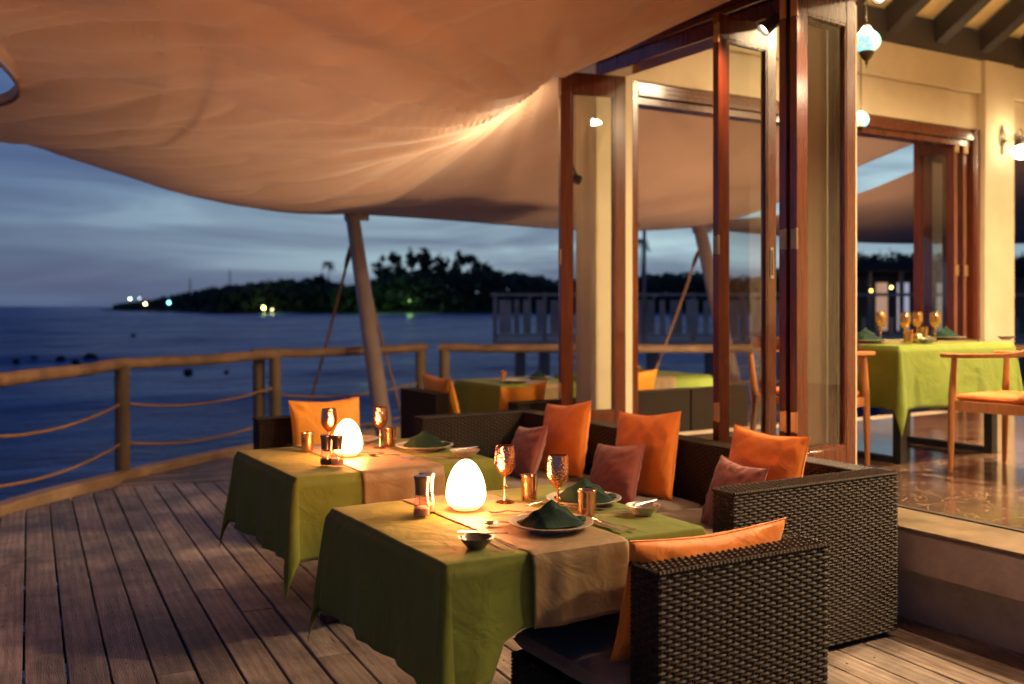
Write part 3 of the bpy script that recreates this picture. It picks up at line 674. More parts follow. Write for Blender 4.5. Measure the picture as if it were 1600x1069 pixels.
make_leaf('right folding glass door, folded against the cream column', (3.79, 3.625, FZ+.01), dirang(36.5))
make_leaf('folding glass door hinged close behind the right one', (3.775, 3.685, FZ+.01), dirang(36.5))
make_leaf('folded glass door left of the stack in the sea opening', (8.70, 6.62, FZ+.01), radians(1))
make_leaf('folded glass door in the middle of the sea opening stack', (8.48, 6.04, FZ+.01), radians(84))
make_leaf('folded glass door nearest the right jamb of the sea opening', (8.62, 6.04, FZ+.01), radians(85))

# spotlights fixed under the door head
def spot_fix(label, loc, aim, E, size=95, col=(1, .72, .42), blend=.9, soft=.05, grp='black spotlights on the door head'):
    t = thing('spotlight', label, 'spotlight', loc, 0, grp); d = (Vector(aim)-Vector(loc)).normalized(); q = d.to_track_quat('-Z', 'Y').to_matrix().to_4x4()
    m = MB(); m.lathe([(.001, .07), (.03, .07), (.034, .06), (.04, -.05), (.036, -.05), (.034, -.03)], 16); m.v = [tuple(q @ Vector(v)) for v in m.v]; m.obj('lamp_can', 'darkm', t)
    m = MB(); m.tube([q @ Vector((0, 0, .05)), (0, 0, .10), (.0, 0, .16)], .008, 6); m.obj('bracket', 'darkm', t)
    m = MB(); m.lathe([(.032, -.031), (.0005, -.031)], 16); m.v = [tuple(q @ Vector(v)) for v in m.v]; m.obj('lens', 'lampw', t)
    ld = bpy.data.lights.new('spot_beam', 'SPOT'); ld.energy = E; ld.spot_size = radians(size); ld.spot_blend = blend; ld.color = col; ld.shadow_soft_size = soft
    lo = bpy.data.objects.new('spot_beam', ld); COL.objects.link(lo); lo.parent = t; lo.location = d*.06; lo.rotation_euler = d.to_track_quat('-Z', 'Y').to_euler(); return t
spot_fix('black spotlight at the canopy corner over the left door', (4.12, 6.12, 2.40), (3.2, 7.1, 2.95), E_HOT, 130, (1, .82, .55), blend=1, soft=.22)
spot_fix('black spotlight hanging between the middle and right doors', (3.93, 3.93, 2.97), (1.2, 5.0, .4), E_FLOOD*.6, 118, (1, .56, .29))
spot_fix('black spotlight at the top beside the cream column', (4.12, 3.35, 3.02), (1.6, 3.0, .6), E_FLOOD*.65, 118, (1, .56, .29))
spot_fix('added black spotlight, unseen, on the door head beyond the picture', (4.1, 1.7, 3.0), (1.2, 2.4, .4), E_FLOOD*1.1, 118, (1, .57, .31))  # lamp added out of view to light the tables and deck

def uplight(label, loc, aim, E, size=125, col=(1, .70, .44)):  # lamps added with no visible source, to brighten the sail
    t = thing('added_uplight', label, 'uplight', loc, 0, 'added deck uplights brightening the sail'); m = MB(); m.lathe([(.06, 0), (.06, .05), (.05, .055), (.05, .045)], 20); m.obj('housing', 'darkm', t)
    m = MB(); m.lathe([(.0005, .047), (.049, .047)], 20); m.obj('lens', 'lampw', t)
    ld = bpy.data.lights.new('added_uplight_beam', 'SPOT'); ld.energy = E; ld.spot_size = radians(size); ld.spot_blend = 1; ld.color = col; ld.shadow_soft_size = .05
    lo = bpy.data.objects.new('added_uplight_beam', ld); COL.objects.link(lo); lo.parent = t; lo.location = (0, 0, .07); lo.rotation_euler = (Vector(aim)-Vector(loc)).to_track_quat('-Z', 'Y').to_euler()
uplight('added deck uplight at the left railing, lighting the sail', W(-3.0, 4.6, .0), W(-2.4, 5.4, 3), E_UP*.75, 96)
uplight('added deck uplight behind the back table', (3.0, 6.6, 0), (2.6, 7.2, 3), E_UP*1.4, 120)
uplight('added deck uplight near the railing behind the tables', W(-2.4, 8.9, 0), W(-2.0, 8.2, 3), E_UP*.7, 100)
uplight('added deck uplight under the table side of the deck', W(-.6, 1.2, 0), W(-.5, 1.6, 3), E_UP*1.9, 100)
uplight('added deck uplight outside the end opening', (7.2, 7.1, 0), (6.6, 8.6, 3), E_UP*2.6, 135)
uplight('added deck uplight outside the far end of the restaurant', (10.5, 8.0, 0), (9.5, 9.6, 3), E_UP*2.2, 135)
# restaurant ceiling lamps (their reflections show in the glass)
def ceil_lamp(label, loc, E):
    t = thing('ceiling_lamp', label, 'lamp', loc, 0, 'restaurant ceiling lamps'); m = MB(); m.lathe([(.14, .03), (.14, -.01), (.12, -.02)], 20); m.obj('housing', 'darkm', t)
    m = MB(); m.lathe([(.118, -.018), (.0005, -.022)], 20); m.obj('diffuser', 'lampw', t); m = MB(); m.tube([(0, 0, .06), (0, 0, 1.2)], .012, 6); m.obj('stem', 'darkm', t)
    lu = bpy.data.lights.new('lamp_light', 'AREA'); lu.shape = 'DISK'; lu.size = .25; lu.energy = E*.8; lu.color = (1, .74, .42); l2 = bpy.data.objects.new('lamp_light', lu); COL.objects.link(l2); l2.parent = t; l2.location = (0, 0, .07); l2.rotation_euler = (pi, 0, 0)  # upward light added over the housing to brighten the ceiling
    ld = bpy.data.lights.new('lamp_light', 'AREA'); ld.shape = 'DISK'; ld.size = .3; ld.energy = E; ld.color = (1, .72, .40); ld.spread = radians(170)
    lo = bpy.data.objects.new('lamp_light', ld); COL.objects.link(lo); lo.parent = t; lo.location = (0, 0, -.04)
ceil_lamp('round ceiling lamp over the indoor table', (6.4, 3.2, 3.75), E_IN)
ceil_lamp('round ceiling lamp deep in the restaurant', (8.8, 2.4, 3.75), E_IN)
ceil_lamp('round ceiling lamp over the restaurant entrance', (5.2, .6, 3.75), E_IN)

# ================================================================== SAIL CANOPY
def coons(c0, c1, d0, d1, nu, nv, disp):
    # c0,c1 : curves along a (b=0,1); d0,d1 : curves along b (a=0,1)
    C0, C1, D0, D1 = spline(c0, nu), spline(c1, nu), spline(d0, nv), spline(d1, nv); rows = []
    for j in range(nv):
        b = j/(nv-1); r = []
        for i in range(nu):
            a = i/(nu-1)
            p = (1-b)*C0[i]+b*C1[i]+(1-a)*D0[j]+a*D1[j]-((1-a)*(1-b)*C0[0]+a*(1-b)*C0[-1]+(1-a)*b*C1[0]+a*b*C1[-1])
            r.append(p+disp(a, b, p))
        rows.append(r)
    m = MB(); m.quadstrip(rows); return m
sail = thing('sail_canopy', 'large tan fabric sail stretched over the deck, hanging in soft folds', 'canopy', (3.83, 5.95, 3.09)); SO = sail.location.copy()
L0 = W(-6, 6.5, 3.1); M0 = W(-1.86, 11.6, 2.53); H0 = Vector((3.83, 5.95, 3.09)); K0 = W(-3.3, 2, 3.35)
outer = [L0, W(-4.37, 8.5, 2.89), W(-4.02, 8.93, 2.80), W(-3.63, 9.41, 2.68), W(-3.2, 9.94, 2.556), W(-2.56, 10.73, 2.48), W(-2.15, 11.2, 2.49), M0]
left = [L0, W(-4.7, 7.35, 2.97), W(-3.72, 7.3, 2.93), W(-3.24, 6.3, 2.98), W(-3.2, 4.5, 3.12), K0]
KR = Vector((3.98, 1.0, 3.42)); inner = [K0, W(-2.5, .6, 3.5), W(-.5, -.3, 3.6), W(1.5, .8, 3.52), KR]
ridge = [M0, W(-1.3, 10.3, 2.50), W(-.75, 9.0, 2.60), W(-.2, 8.0, 2.82), H0]
right1 = ridge + [Vector((3.90, 5.72, 3.10)), Vector((3.96, 5.4, 3.125)), Vector((3.98, 4.9, 3.17)), Vector((3.98, 4.2, 3.21)), Vector((3.98, 3.2, 3.27)), Vector((3.98, 2.0, 3.34)), KR]
def sm(x, a, b): t = min(max((x-a)/(b-a), 0), 1); return t*t*(3-2*t)
def fold_disp(a, b, p):
    d = p-H0; dist = sqrt(d.x*d.x+d.y*d.y); ang = atan2(d.y, d.x) if dist > 1e-6 else 0
    inn = sm(b, 0, .10)*sm(1-b, 0, .05)*sm(1-a, 0, .06)*sm(a, 0, .08)
    q = p
    h = -.22*sin(pi*b**.75)*sin(pi*a**1.3)+.06*sm(dist, .3, 1.5)*sm(1-dist, -3.5, -1.5)*sm(1-a, 0, .12)
    rad = .080*(max(0, 1.04-sqrt(sin(ang*9+1.3*noise.noise(Vector((ang*2.5, dist*.16, 0))))**2+.06))**2.2)*math.exp(-dist/5.5)*sm(dist, .15, 1.2)
    rad += .022*(max(0, 1.08-sqrt(sin(ang*17+2*noise.noise(Vector((ang*4, dist*.2, 6))))**2+.15))**1.6)*math.exp(-dist/3.5)*sm(dist, .4, 2.0)
    cr = .05*noise.noise(Vector((ang*6, dist*.3, 3)))+.008*noise.noise(Vector((ang*30, dist*.8, 7)))
    # long creases running down the cloth, sharper on one side, plus two gathered seams
    w = noise.noise(Vector((p.x*1.0+.4*p.y, p.y*.40-.3*p.x, 2)))*.10
    for f_, am, sd in ((1.1, .13, 5), (2.4, .055, 11), (5.5, .013, 17)):
        q_ = noise.noise(Vector(((p.x+.75*p.y)*f_, (p.y*.55-p.x*.6)*f_*.28, sd))); w += am*(.35-abs(q_)**.7)
    s = abs(b-.40-.03*sin(a*7)); seam = math.exp(-(s/.060)**2); puck = .6*seam*(.0012*sin(a*190+5*noise.noise(Vector((a*20, b*8, 0))))*(.5+noise.noise(Vector((a*14, 3, 1))))+.012)
    s2 = abs(b-.60+.02*sin(a*9)); seam2 = math.exp(-(s2/.05)**2); puck += .5*seam2*(.0008*sin(a*230+3*noise.noise(Vector((a*26, b*8, 5))))*(.5+noise.noise(Vector((a*19, 3, 8))))+.008)
    puck += .0015*math.exp(-(max(b-.40, 0)/.10)**2)*(b > .37)*sin(a*120+6*noise.noise(Vector((a*16, b*2, 4))))*max(0, noise.noise(Vector((a*9, 1, 7)))+.2)
    return Vector((0, 0, h+(rad+cr+w+puck)*inn))
m = coons([p-SO for p in outer], [p-SO for p in inner], [p-SO for p in left], [p-SO for p in right1], 420, 260, lambda a, b, p: fold_disp(a, b, p+SO))
m.obj('main_panel', 'sail', sail)
M1 = MT1+Vector((0, 0, .03)); E1 = W(4.14, 9.75, 3.12)
outer2 = [M0, W(-.78, 12.07, 2.498), W(.56, 12.65, 2.44), W(1.7, 13.1, 2.45), M1]
inner2 = [H0, Vector((4.4, 6.35, 3.18)), Vector((5.4, 6.45, 3.3)), Vector((7.0, 6.5, 3.3)), E1]
right2 = [M1, W(3.0, 12.4, 2.6), W(3.5, 11, 2.85), E1]
def disp2(a, b, p):
    d = p-H0; dist = sqrt(d.x*d.x+d.y*d.y); ang = atan2(d.y, d.x) if dist > 1e-6 else 0; inn = sm(b, 0, .12)*sm(1-b, 0, .1)*sm(1-a, 0, .1)*sm(a, 0, .05)
    return Vector((0, 0, -.10*sin(pi*b)*sin(pi*a)+inn*(.03*sin(ang*26+3*noise.noise(Vector((ang*4, dist*.3, 0))))*math.exp(-dist/4)+.07*noise.noise(Vector((p.x*.9, p.y*.5, 2)))+.03*abs(noise.noise(Vector((p.x*2.3, p.y*1.1, 8)))))))
m = coons([p-SO for p in outer2], [p-SO for p in inner2], [p-SO+Vector((-.09, 0, .035))*(0 if k_ in (0, len(ridge)-1) else 1) for k_, p in enumerate(ridge)], [p-SO for p in right2], 110, 80, lambda a, b, p: disp2(a, b, p+SO))
m.obj('sea_panel', 'sail', sail)
# hem cord along the outer edge
m = MB(); m.tube([p-SO for p in spline(outer, 50)]+[p-SO for p in spline(outer2, 40)[1:]], .012, 6); m.obj('edge_cord', 'strap', sail)
m = MB(); m.tube([p-SO for p in spline(left, 50)], .012, 6); m.obj('edge_cord', 'strap', sail)
# second sail beyond
s2 = thing('sail_canopy', 'second tan sail beyond the end opening, below a strip of sky', 'canopy', at(1100, 352, 15)); S2 = s2.location.copy()
m = coons([p-S2 for p in (at(1100, 358, 16.5), at(1250, 372, 17), at(1400, 381, 17), at(1750, 380, 17))], [p-S2 for p in (at(1105, 345, 14), at(1230, 334, 13), at(1342, 302, 12), at(1442, 262, 11.2), at(1700, 160, 9.8))],
          [p-S2 for p in (at(1100, 358, 16.5), at(1103, 350, 15), at(1105, 345, 14))], [p-S2 for p in (at(1750, 380, 17), at(1730, 270, 13), at(1700, 160, 9.8))], 80, 50,
          lambda a, b, p: Vector((0, 0, .12*noise.noise(Vector((p.x*.5+p.y*.7, p.y*.3, 1)))*sin(pi*a)*sin(pi*b)+.05*abs(noise.noise(Vector((p.x*1.6+p.y*1.1, p.y*.6-p.x*.5, 3))))*sin(pi*b))))
m.obj('panel', 'sail', s2)

# ================================================================== WICKER
CW, RH, AMP = .0245, .0118, .0036
def weave(mb, o, ex, ey, w, h, cw=CW, rh=RH, amp=AMP, seg=4):
    o, ex, ey = Vector(o), Vector(ex), Vector(ey); en = ex.cross(ey)
    nr = max(1, round(h/rh)); rh = h/nr; nc = max(1, round(w/cw)); n = nc*seg
    for r in range(nr):
        rows = [[], [], []]
        for i in range(n+1):
            x = w*i/n; s = sin(pi*i/seg+pi*(r % 2))
            off = amp*s; 
            rows[0].append(o+ex*x+ey*(r*rh+.0006)+en*(off-.0022)); rows[1].append(o+ex*x+ey*((r+.5)*rh)+en*(off+.0022)); rows[2].append(o+ex*x+ey*((r+1)*rh-.0006)+en*(off-.0022))
        mb.quadstrip(rows)
    for c in range(nc):                      # upright stakes showing between the strands
        x = w*(c+.5)/nc; q = .0048
        mb.quadstrip([[o+ex*(x-q)+ey*y+en*-.0022, o+ex*(x-q*.5)+ey*y+en*.0006, o+ex*(x+q*.5)+ey*y+en*.0006, o+ex*(x+q)+ey*y+en*-.0022] for y in (0, h)], flip=True)
X_, Y_, Z_ = Vector((1, 0, 0)), Vector((0, 1, 0)), Vector((0, 0, 1))
def wbox(core, wv, x0, x1, y0, y1, z0, z1, faces='NSEWT'):
    g = .004; core.cham(x0+g, x1-g, y0+g, y1-g, z0, z1-g, .006)
    if 'S' in faces: weave(wv, (x0, y0, z0), X_, Z_, x1-x0, z1-z0)            # normal -y
    if 'N' in faces: weave(wv, (x1, y1, z0), -X_, Z_, x1-x0, z1-z0)
    if 'W' in faces: weave(wv, (x0, y1, z0), -Y_, Z_, y1-y0, z1-z0)
    if 'E' in faces: weave(wv, (x1, y0, z0), Y_, Z_, y1-y0, z1-z0)
    if 'T' in faces:
        if x1-x0 > y1-y0: weave(wv, (x1, y0, z1), Y_, -X_, y1-y0, x1-x0)
        else: weave(wv, (x0, y0, z1), X_, Y_, x1-x0, y1-y0)
    if 'R' in faces:  # corner roll beading on the four top edges
        for a, b in (((x0, y0), (x1, y0)), ((x1, y0), (x1, y1)), ((x1, y1), (x0, y1)), ((x0, y1), (x0, y0))):
            L = sqrt((a[0]-b[0])**2+(a[1]-b[1])**2); n = max(4, int(L/.0145)*2)
            wv.tube([(a[0]+(b[0]-a[0])*k/n, a[1]+(b[1]-a[1])*k/n, z1-.003) for k in range(n+1)], [.0068+.0016*(-1)**k for k in range(n+1)], 5)
def cushion(x0, x1, y0, y1, z0, z1, r=.035, nx=18, seed=0):
    m = MB(); rows = []; cx, cy_, cz = (x0+x1)/2, (y0+y1)/2, (z0+z1)/2; hx, hy, hz = (x1-x0)/2, (y1-y0)/2, (z1-z0)/2
    for sgn in (1, -1):
        rows = []
        for j in range(nx+1):
            r_ = []
            for i in range(nx+1):
                s, t = -1+2*i/nx, -1+2*j/nx; s = math.copysign(1-(1-abs(s))**1.6, s); t = math.copysign(1-(1-abs(t))**1.6, t)
                e = (1-abs(s)**14)**.5*(1-abs(t)**14)**.5
                zz = hz*e*sgn*(.86+.14*(1-s*s)*(1-t*t)) + .004*noise.noise(Vector((s*2+seed, t*2, 0)))*e
                r_.append((cx+s*hx, cy_+t*hy, cz+zz))
            rows.append(r_)
        m.quadstrip(rows, flip=sgn < 0)
    return m

def make_chair(label, loc, rotz, sx0=-.42, sx1=.31, grp='low rattan lounge chairs'):
    t = thing('rattan_chair', label, 'lounge chair', loc, rotz, grp)
    c, w = MB(), MB(); wbox(c, w, -.33, .33, -.40, -.275, .03, .72, 'NSEWTR'); b = c.obj('backrest', 'core', t); w.obj('weave', 'wick', b, kind='stuff')
    c, w = MB(), MB(); wbox(c, w, sx0, sx1, -.268, .24, .03, .33, 'NEW'); b = c.obj('seat_base', 'core', t); w.obj('weave', 'wick', b, kind='stuff')
    cushion(sx0+.004, sx1-.004, -.266, .238, .325, .42).obj('seat_cushion', 'seat', t)
    return t
# sofa (world axes)
sofa = thing('rattan_sofa', 'long dark rattan sofa with high arms along the raised floor', 'sofa', (3.2, 4.4, 0)); s0 = (3.2, 4.4)
def sb(n, x0, x1, y0, y1, z0, z1, f):
    c, w = MB(), MB(); wbox(c, w, x0-s0[0], x1-s0[0], y0-s0[1], y1-s0[1], z0, z1, f); b = c.obj(n, 'core', sofa); w.obj('weave', 'wick', b, kind='stuff')
sb('armrest', 2.71, 3.67, 2.90, 3.02, .03, .72, 'SWNETR')
sb('armrest', 2.78, 3.67, 5.86, 5.98, .03, .72, 'SWTR')
sb('backrest', 3.55, 3.67, 3.028, 5.852, .03, .72, 'WETR')
sb('seat_base', 2.78, 3.542, 3.028, 5.852, .03, .33, 'WS')
for k in range(3):
    y0 = 3.03+k*.942; cushion(2.77-s0[0], 3.545-s0[0], y0-s0[1], y0+.936-s0[1], .325, .425, seed=k).obj('seat_cushion', 'seat', sofa)

chair = make_chair('rattan lounge chair in the near foreground with its back to us', (2.055, 2.54, 0), 0)
c2 = dup(chair, 'rattan lounge chair at the far side of the back table, by the mast', (2.17, 6.05, 0), pi)
c3 = dup(chair, 'rattan lounge chair beyond the sofa, turned side-on to the sea', (4.02, 7.75, 0), -pi/2+.03)
c4 = dup(chair, 'rattan lounge chair just behind the sofa end by the left door', (4.12, 6.78, 0), .02)
c5 = dup(chair, 'rattan lounge chair seen through the doors with its back to us', (5.42, 7.1, 0), 0.0)
c6 = dup(chair, 'rattan lounge chair right of the other one seen through the doors', (6.10, 7.1, 0), 0.0)

# cushions
def pillow(w, h, th, seed=0, name='cushion', mat='orange', nx=26, slump=0):
    m = MB()
    for sgn in (1, -1):
        rows = []
        for j in range(nx+1):
            r = []
            for i in range(nx+1):
                s, t = -1+2*i/nx, -1+2*j/nx
                s = math.copysign(1-(1-abs(s))**1.35, s); t = math.copysign(1-(1-abs(t))**1.35, t)
                x = s*w/2*(1-.045*(1-t*t)*abs(s)**3*1.0+.01*t*t); zz = t*h/2*(1-.045*(1-s*s)*abs(t)**3+.01*s*s)
                prof = ((1-s*s)*(1-t*t))**.42
                y = sgn*th/2*prof
                # creases fanning in from the edges and corners
                ed = min(1-abs(s), 1-abs(t)); cr = .007*noise.noise(Vector((s*5+seed, t*5, seed)))+.018*noise.noise(Vector((atan2(t, s)*6, seed, sgn)))*math.exp(-((1-max(abs(s), abs(t)))/.3))
                y += sgn*cr*min(1, ed*7)
                zz -= slump*(1-abs(s))*(t+1)*.5
                r.append((x, y, zz+h/2))
            rows.append(r)
        m.quadstrip(rows, flip=sgn > 0)
    return m
def cush(label, w, h, th, loc, rotz, tilt=-14, roll=0, mat='orange', seed=0, grp=None):
    o = pillow(w, h, th, seed, slump=.012).obj('cushion', mat, loc=loc, rot=(radians(tilt), radians(roll), rotz))
    tag(o, label, 'cushion', grp)
    e = MB(); n = 64; P = []
    for k in range(n):
        q = k/n*4; sd = int(q); f = -1+2*(q-sd); s, t = ((f, -1), (1, f), (-f, 1), (-1, -f))[sd]
        P.append(((s*w/2*(1-.045*(1-t*t)*abs(s)**3+.01*t*t))*1.003, 0, (t*h/2*(1-.045*(1-s*s)*abs(t)**3+.01*s*s))*1.003+h/2-.012*(1-abs(s))*(t+1)*.5))
    P.append(P[0]); e.tube(P, .003, 5, False); e.obj('piping', mat, o)
    return o
G1, G2 = 'large orange cushions leaning on the sofa back', 'small maroon cushions on the sofa'
SZ = .405
cush('large orange cushion at the near end of the sofa', .47, .46, .13, (3.37, 3.47, SZ), -pi/2+.03, -13, 1, seed=1, grp=G1)
cush('large orange cushion in the middle of the sofa', .47, .47, .14, (3.36, 4.33, SZ), -pi/2+.12, -14, -5, seed=2, grp=G1)
cush('large orange cushion at the far end of the sofa', .45, .46, .14, (3.34, 5.10, SZ), -pi/2+.06, -14, -7, seed=3, grp=G1)
cush('small maroon cushion half hidden behind the near sofa arm', .34, .34, .12, (3.16, 3.46, SZ), -pi/2-.1, -20, 2, 'maroon', 4, G2)
cush('small maroon cushion in front of the middle orange one', .35, .33, .12, (3.10, 4.26, SZ), -pi/2+.15, -22, -6, 'maroon', 5, G2)
cush('small maroon cushion in front of the far orange one', .36, .34, .12, (3.06, 5.13, SZ), -pi/2-.05, -22, -7, 'maroon', 6, G2)
cush('long orange cushion leaning inside the foreground chair', .60, .39, .125, (2.02, 2.355, SZ), 0, 15, 0, 'orange', 7)
cush('light-tinted orange cushion on the chair at the far side of the back table', .48, .44, .13, (2.25, 6.15, SZ), pi+.04, 10, 0, 'amber', 8)
cush('light-tinted orange cushion on the side-on chair beyond the sofa', .5, .46, .14, (3.93, 7.77, SZ), -pi/2+.03, 16, 2, 'amber', 9)
cush('small light-tinted orange cushion on the chair by the left door', .42, .46, .13, (3.98, 6.66, SZ), 0.05, 16, -4, 'amber', 10)
cush('light-tinted orange cushion on the chair seen through the doors', .44, .5, .13, (5.30, 6.99, SZ), 0.02, 14, 0, 'amber', 11)

# ================================================================== TABLES AND CLOTHS
TZ = .752
def flare(seed, side, c, a, D):
    k = a/D
    f = .012+.028*k + k*(.011*sin(c*17+side*2+seed)+.013*noise.noise(Vector((c*6, side*3+seed, k*.8)))+.008*sin(c*41+seed*3+k*2))
    return f
def cloth(w, d, D, seed, lift=None, nx=70, cone=.09):
    def axis(L):
        h = L/2; inner_ = [-h+L*k/16 for k in range(1, 16)]; near = [0, .003, .006, .010, .016]; outr = [.016+(D-.016)*k/nx*2.2 for k in range(1, int(nx/2.2)+1)]; outr[-1] = D
        o = near+outr
        pos = [h+v for v in o]; return [-v for v in pos[::-1]]+inner_+pos
    A, B = axis(w), axis(d); rows = []
    def rr(a):                       # rounded table edge
        R = .009; q = min(a/R, pi/2); return R*sin(q), R*(1-cos(q)), max(a-R*pi/2, 0)
    for t in B:
        r = []
        for s in A:
            a, b = max(abs(s)-w/2, 0), max(abs(t)-d/2, 0); sx, sy = math.copysign(1, s), math.copysign(1, t)
            wr = .0012*noise.noise(Vector((s*5, t*5, seed)))+.0010*noise.noise(Vector((s*14+t*6, t*3, seed)))
            if a == 0 and b == 0: r.append((s, t, wr)); continue
            rad = sqrt(a*a+b*b); ph = atan2(b, a); o1, z1, rest = rr(rad)
            side = 0 if ph < pi/4 else 1
            fx = flare(seed, 0+2*(s > 0), t if b == 0 else sy*d/2, rad, D); fy = flare(seed, 1+2*(t > 0), s if a == 0 else sx*w/2, rad, D)
            fl = fx*cos(ph)**2+fy*sin(ph)**2
            kn = sin(2*ph)**1.3 if 0 < ph < pi/2 else 0
            lf = lift(s, t) if lift else 1.0
            fl *= 1-(1-lf)/.39*.7
            out = o1+fl*min(1, rest/.02)+cone*rest*kn
            zz = -(z1+sqrt(max(rest*rest-(cone*rest*kn)**2, 0))*lf)
            r.append((sx*(min(abs(s), w/2)+out*cos(ph)), sy*(min(abs(t), d/2)+out*sin(ph)), zz+wr*max(0, 1-rad*40)))
        rows.append(r)
    m = MB(); m.quadstrip(rows); return m
def runner(w, d, x0, x1, hang, D, seed, lift=None):
    ls = .61 if lift else 1.0
    m = MB(); rows = []; nx = 26
    ts = []; n = 40
    prof = [(-1, hang*k/16) for k in range(16, 0, -1)]+[(0, -d/2+d*k/24) for k in range(25)]+[(1, hang*k/10) for k in range(1, 11)]
    for kind, v in prof:
        r = []
        for i in range(nx+1):
            s = x0+(x1-x0)*i/nx
            if kind == 0: r.append((s, v, .0035+.0012*noise.noise(Vector((s*6, v*6, seed+1)))+.0012*(i in (0, nx))*-1))
            else:
                R = .011; q = min(v/R, pi/2); rest = max(v-R*pi/2, 0)
                f = flare(seed, 1+2*(kind > 0), s, v/(ls if kind < 0 else 1), D)*min(1, rest/.02)*(.35 if kind < 0 and lift else 1)+(.004 if kind < 0 and lift else 0)
                f = max(f, .004)+.006+.006*abs(noise.noise(Vector((s*11, rest*5, seed))))+.004*sin(s*55+rest*9)*(v/hang)**.5
                r.append((s+.006*(v/hang)*sin(s*20), kind*(d/2+R*sin(q)+f), .003-R*(1-cos(q))-rest))
        rows.append(r)
    m.quadstrip(rows); return m
def make_table(label, clabel, rlabel, c, w, d, D, seed, rx, lift=None, mat='green', ped=(0, 0), hang=.22, metal=False):
    t = thing('dining_table', label, 'table', c, 0, 'square dining tables under cloths')
    m = MB(); m.cham(-w/2+.006, w/2-.006, -d/2+.006, d/2-.006, TZ-.035, TZ-.003, .004); m.obj('tabletop', 'darkw', t)
    if metal:
        for sx in (-1, 1):
            for sy in (-1, 1): m = MB(); m.box(sx*(w/2-.11)-.03, sx*(w/2-.11)+.03, sy*(d/2-.08)-.03, sy*(d/2-.08)+.03, 0, TZ-.036); m.obj('leg', 'darkm', t)
            m = MB(); m.box(sx*(w/2-.11)-.029, sx*(w/2-.11)+.029, -d/2+.112, d/2-.112, 0, .04); m.obj('foot_bar', 'darkm', t)
    else:
        m = MB(); m.tube([(ped[0], ped[1], .04), (ped[0], ped[1], TZ-.036)], .045, 16); m.obj('pedestal', 'darkw', t)
        for a in (0, 1): m = MB(); m.box(ped[0]-(.2 if a else .035), ped[0]+(.2 if a else .035), ped[1]-(.034 if a else .2), ped[1]+(.034 if a else .2), .0+a*.002, .04-a*.004); m.obj('foot', 'darkw', t)
    o = cloth(w, d, D, seed, lift).obj('tablecloth', mat, loc=(c[0], c[1], c[2]+TZ)); tag(o, clabel, 'tablecloth', 'green tablecloths')
    o.modifiers.new('thick', 'SOLIDIFY').thickness = .0012
    if rx:
        r = runner(w, d, rx[0], rx[1], hang, D, seed, lift).obj('table_runner', 'runner', loc=(c[0], c[1], c[2]+TZ)); tag(r, rlabel, 'table runner', 'tan table runners')
        r.modifiers.new('thick', 'SOLIDIFY').thickness = .001
T1 = (1.665, 2.845, 0)
def lift1(s, t): return 1-(.39*sm(s, -.33, -.26) if t < -.4 and s < .46 else (.39 if t < -.4 else 0))
make_table('square dining table in the foreground', 'olive green tablecloth on the foreground table, lit by its lamp', 'tan runner hanging off the front of the foreground table', T1, .90, .87, .34, 1.0, (-.195, .145), lift1, ped=(-.10, .16))
T2 = (1.765, 4.365, 0)
make_table('square dining table behind the foreground one', 'olive green tablecloth on the back table with pointed corners', 'tan runner folded over the front of the back table', T2, .93, .87, .34, 4.3, (-.19, .19), None)
make_table('small dining table beyond the sofa near the sea', 'green tablecloth on the table beyond the sofa', 'tan runner on the table beyond the sofa', (4.78, 7.95, 0), .9, .85, .34, 7.7, (-.18, .18), None, 'green2')
make_table('dining table glimpsed through the folding doors', 'lime green tablecloth on the table glimpsed through the doors', 'tan runner on the table glimpsed through the doors', (6.2, 8.1, 0), 1.3, .85, .34, 9.7, (-.18, .18), None, 'green2')
T3 = (5.775, 4.525, FZ)
make_table('indoor dining table on black metal legs', 'bright green tablecloth hanging low on the indoor table', '', T3, 1.15, .85, .40, 3.3, None, None, 'green2', metal=True)
# runner lying lengthwise on the indoor table
r = runner(.85, 1.15, -.17, .17, .2, .40, 5.2).obj('table_runner', 'runner', loc=(T3[0], T3[1], T3[2]+TZ), rot=(0, 0, -pi/2)); tag(r, 'tan runner over the left end of the indoor table', 'table runner', 'tan table runners')

# ---------------------------------------------------------------- tableware
TOP = TZ+.0045
def px_on(x, y, z):                         # point of a surface at height z seen at a place in the photo
    Z = F*(CH-z)/(y-478); return W((x-800)/F*Z, Z, z)
# egg lamps
def egg(label, loc):
    t = thing('egg_lamp', label, 'lamp', loc, 0, 'glowing egg lamps'); H = .172; R = .067
    prof = []
    for k in range(25):
        a = -pi/2*.62+(pi/2+pi/2*.62)*k/24; prof.append((max(R*cos(a)*(1-.10*sin(a)), 1e-4), .062+(H-.062)*sin(a) if a > 0 else .062+.070*sin(a)))
    b = prof[0]; m = MB(); m.lathe([(1e-4, b[1]+.001), (b[0]*.97, b[1])]+prof, 40); m.obj('shade', 'egg', t)
    m = MB(); z0 = b[1]; m.lathe([(.0005, 0), (b[0]*.85, 0), (b[0]*.95, .004), (b[0]*.94, z0)], 32); m.obj('base', M('opal plastic base', (.75, .68, .5), .4), t)
    return t
egg('larger-looking glowing white egg lamp on the foreground table', tuple(px_on(728, 797, TZ+.002)))
egg('glowing white egg lamp on the back table', tuple(px_on(543, 713, TZ+.002)))
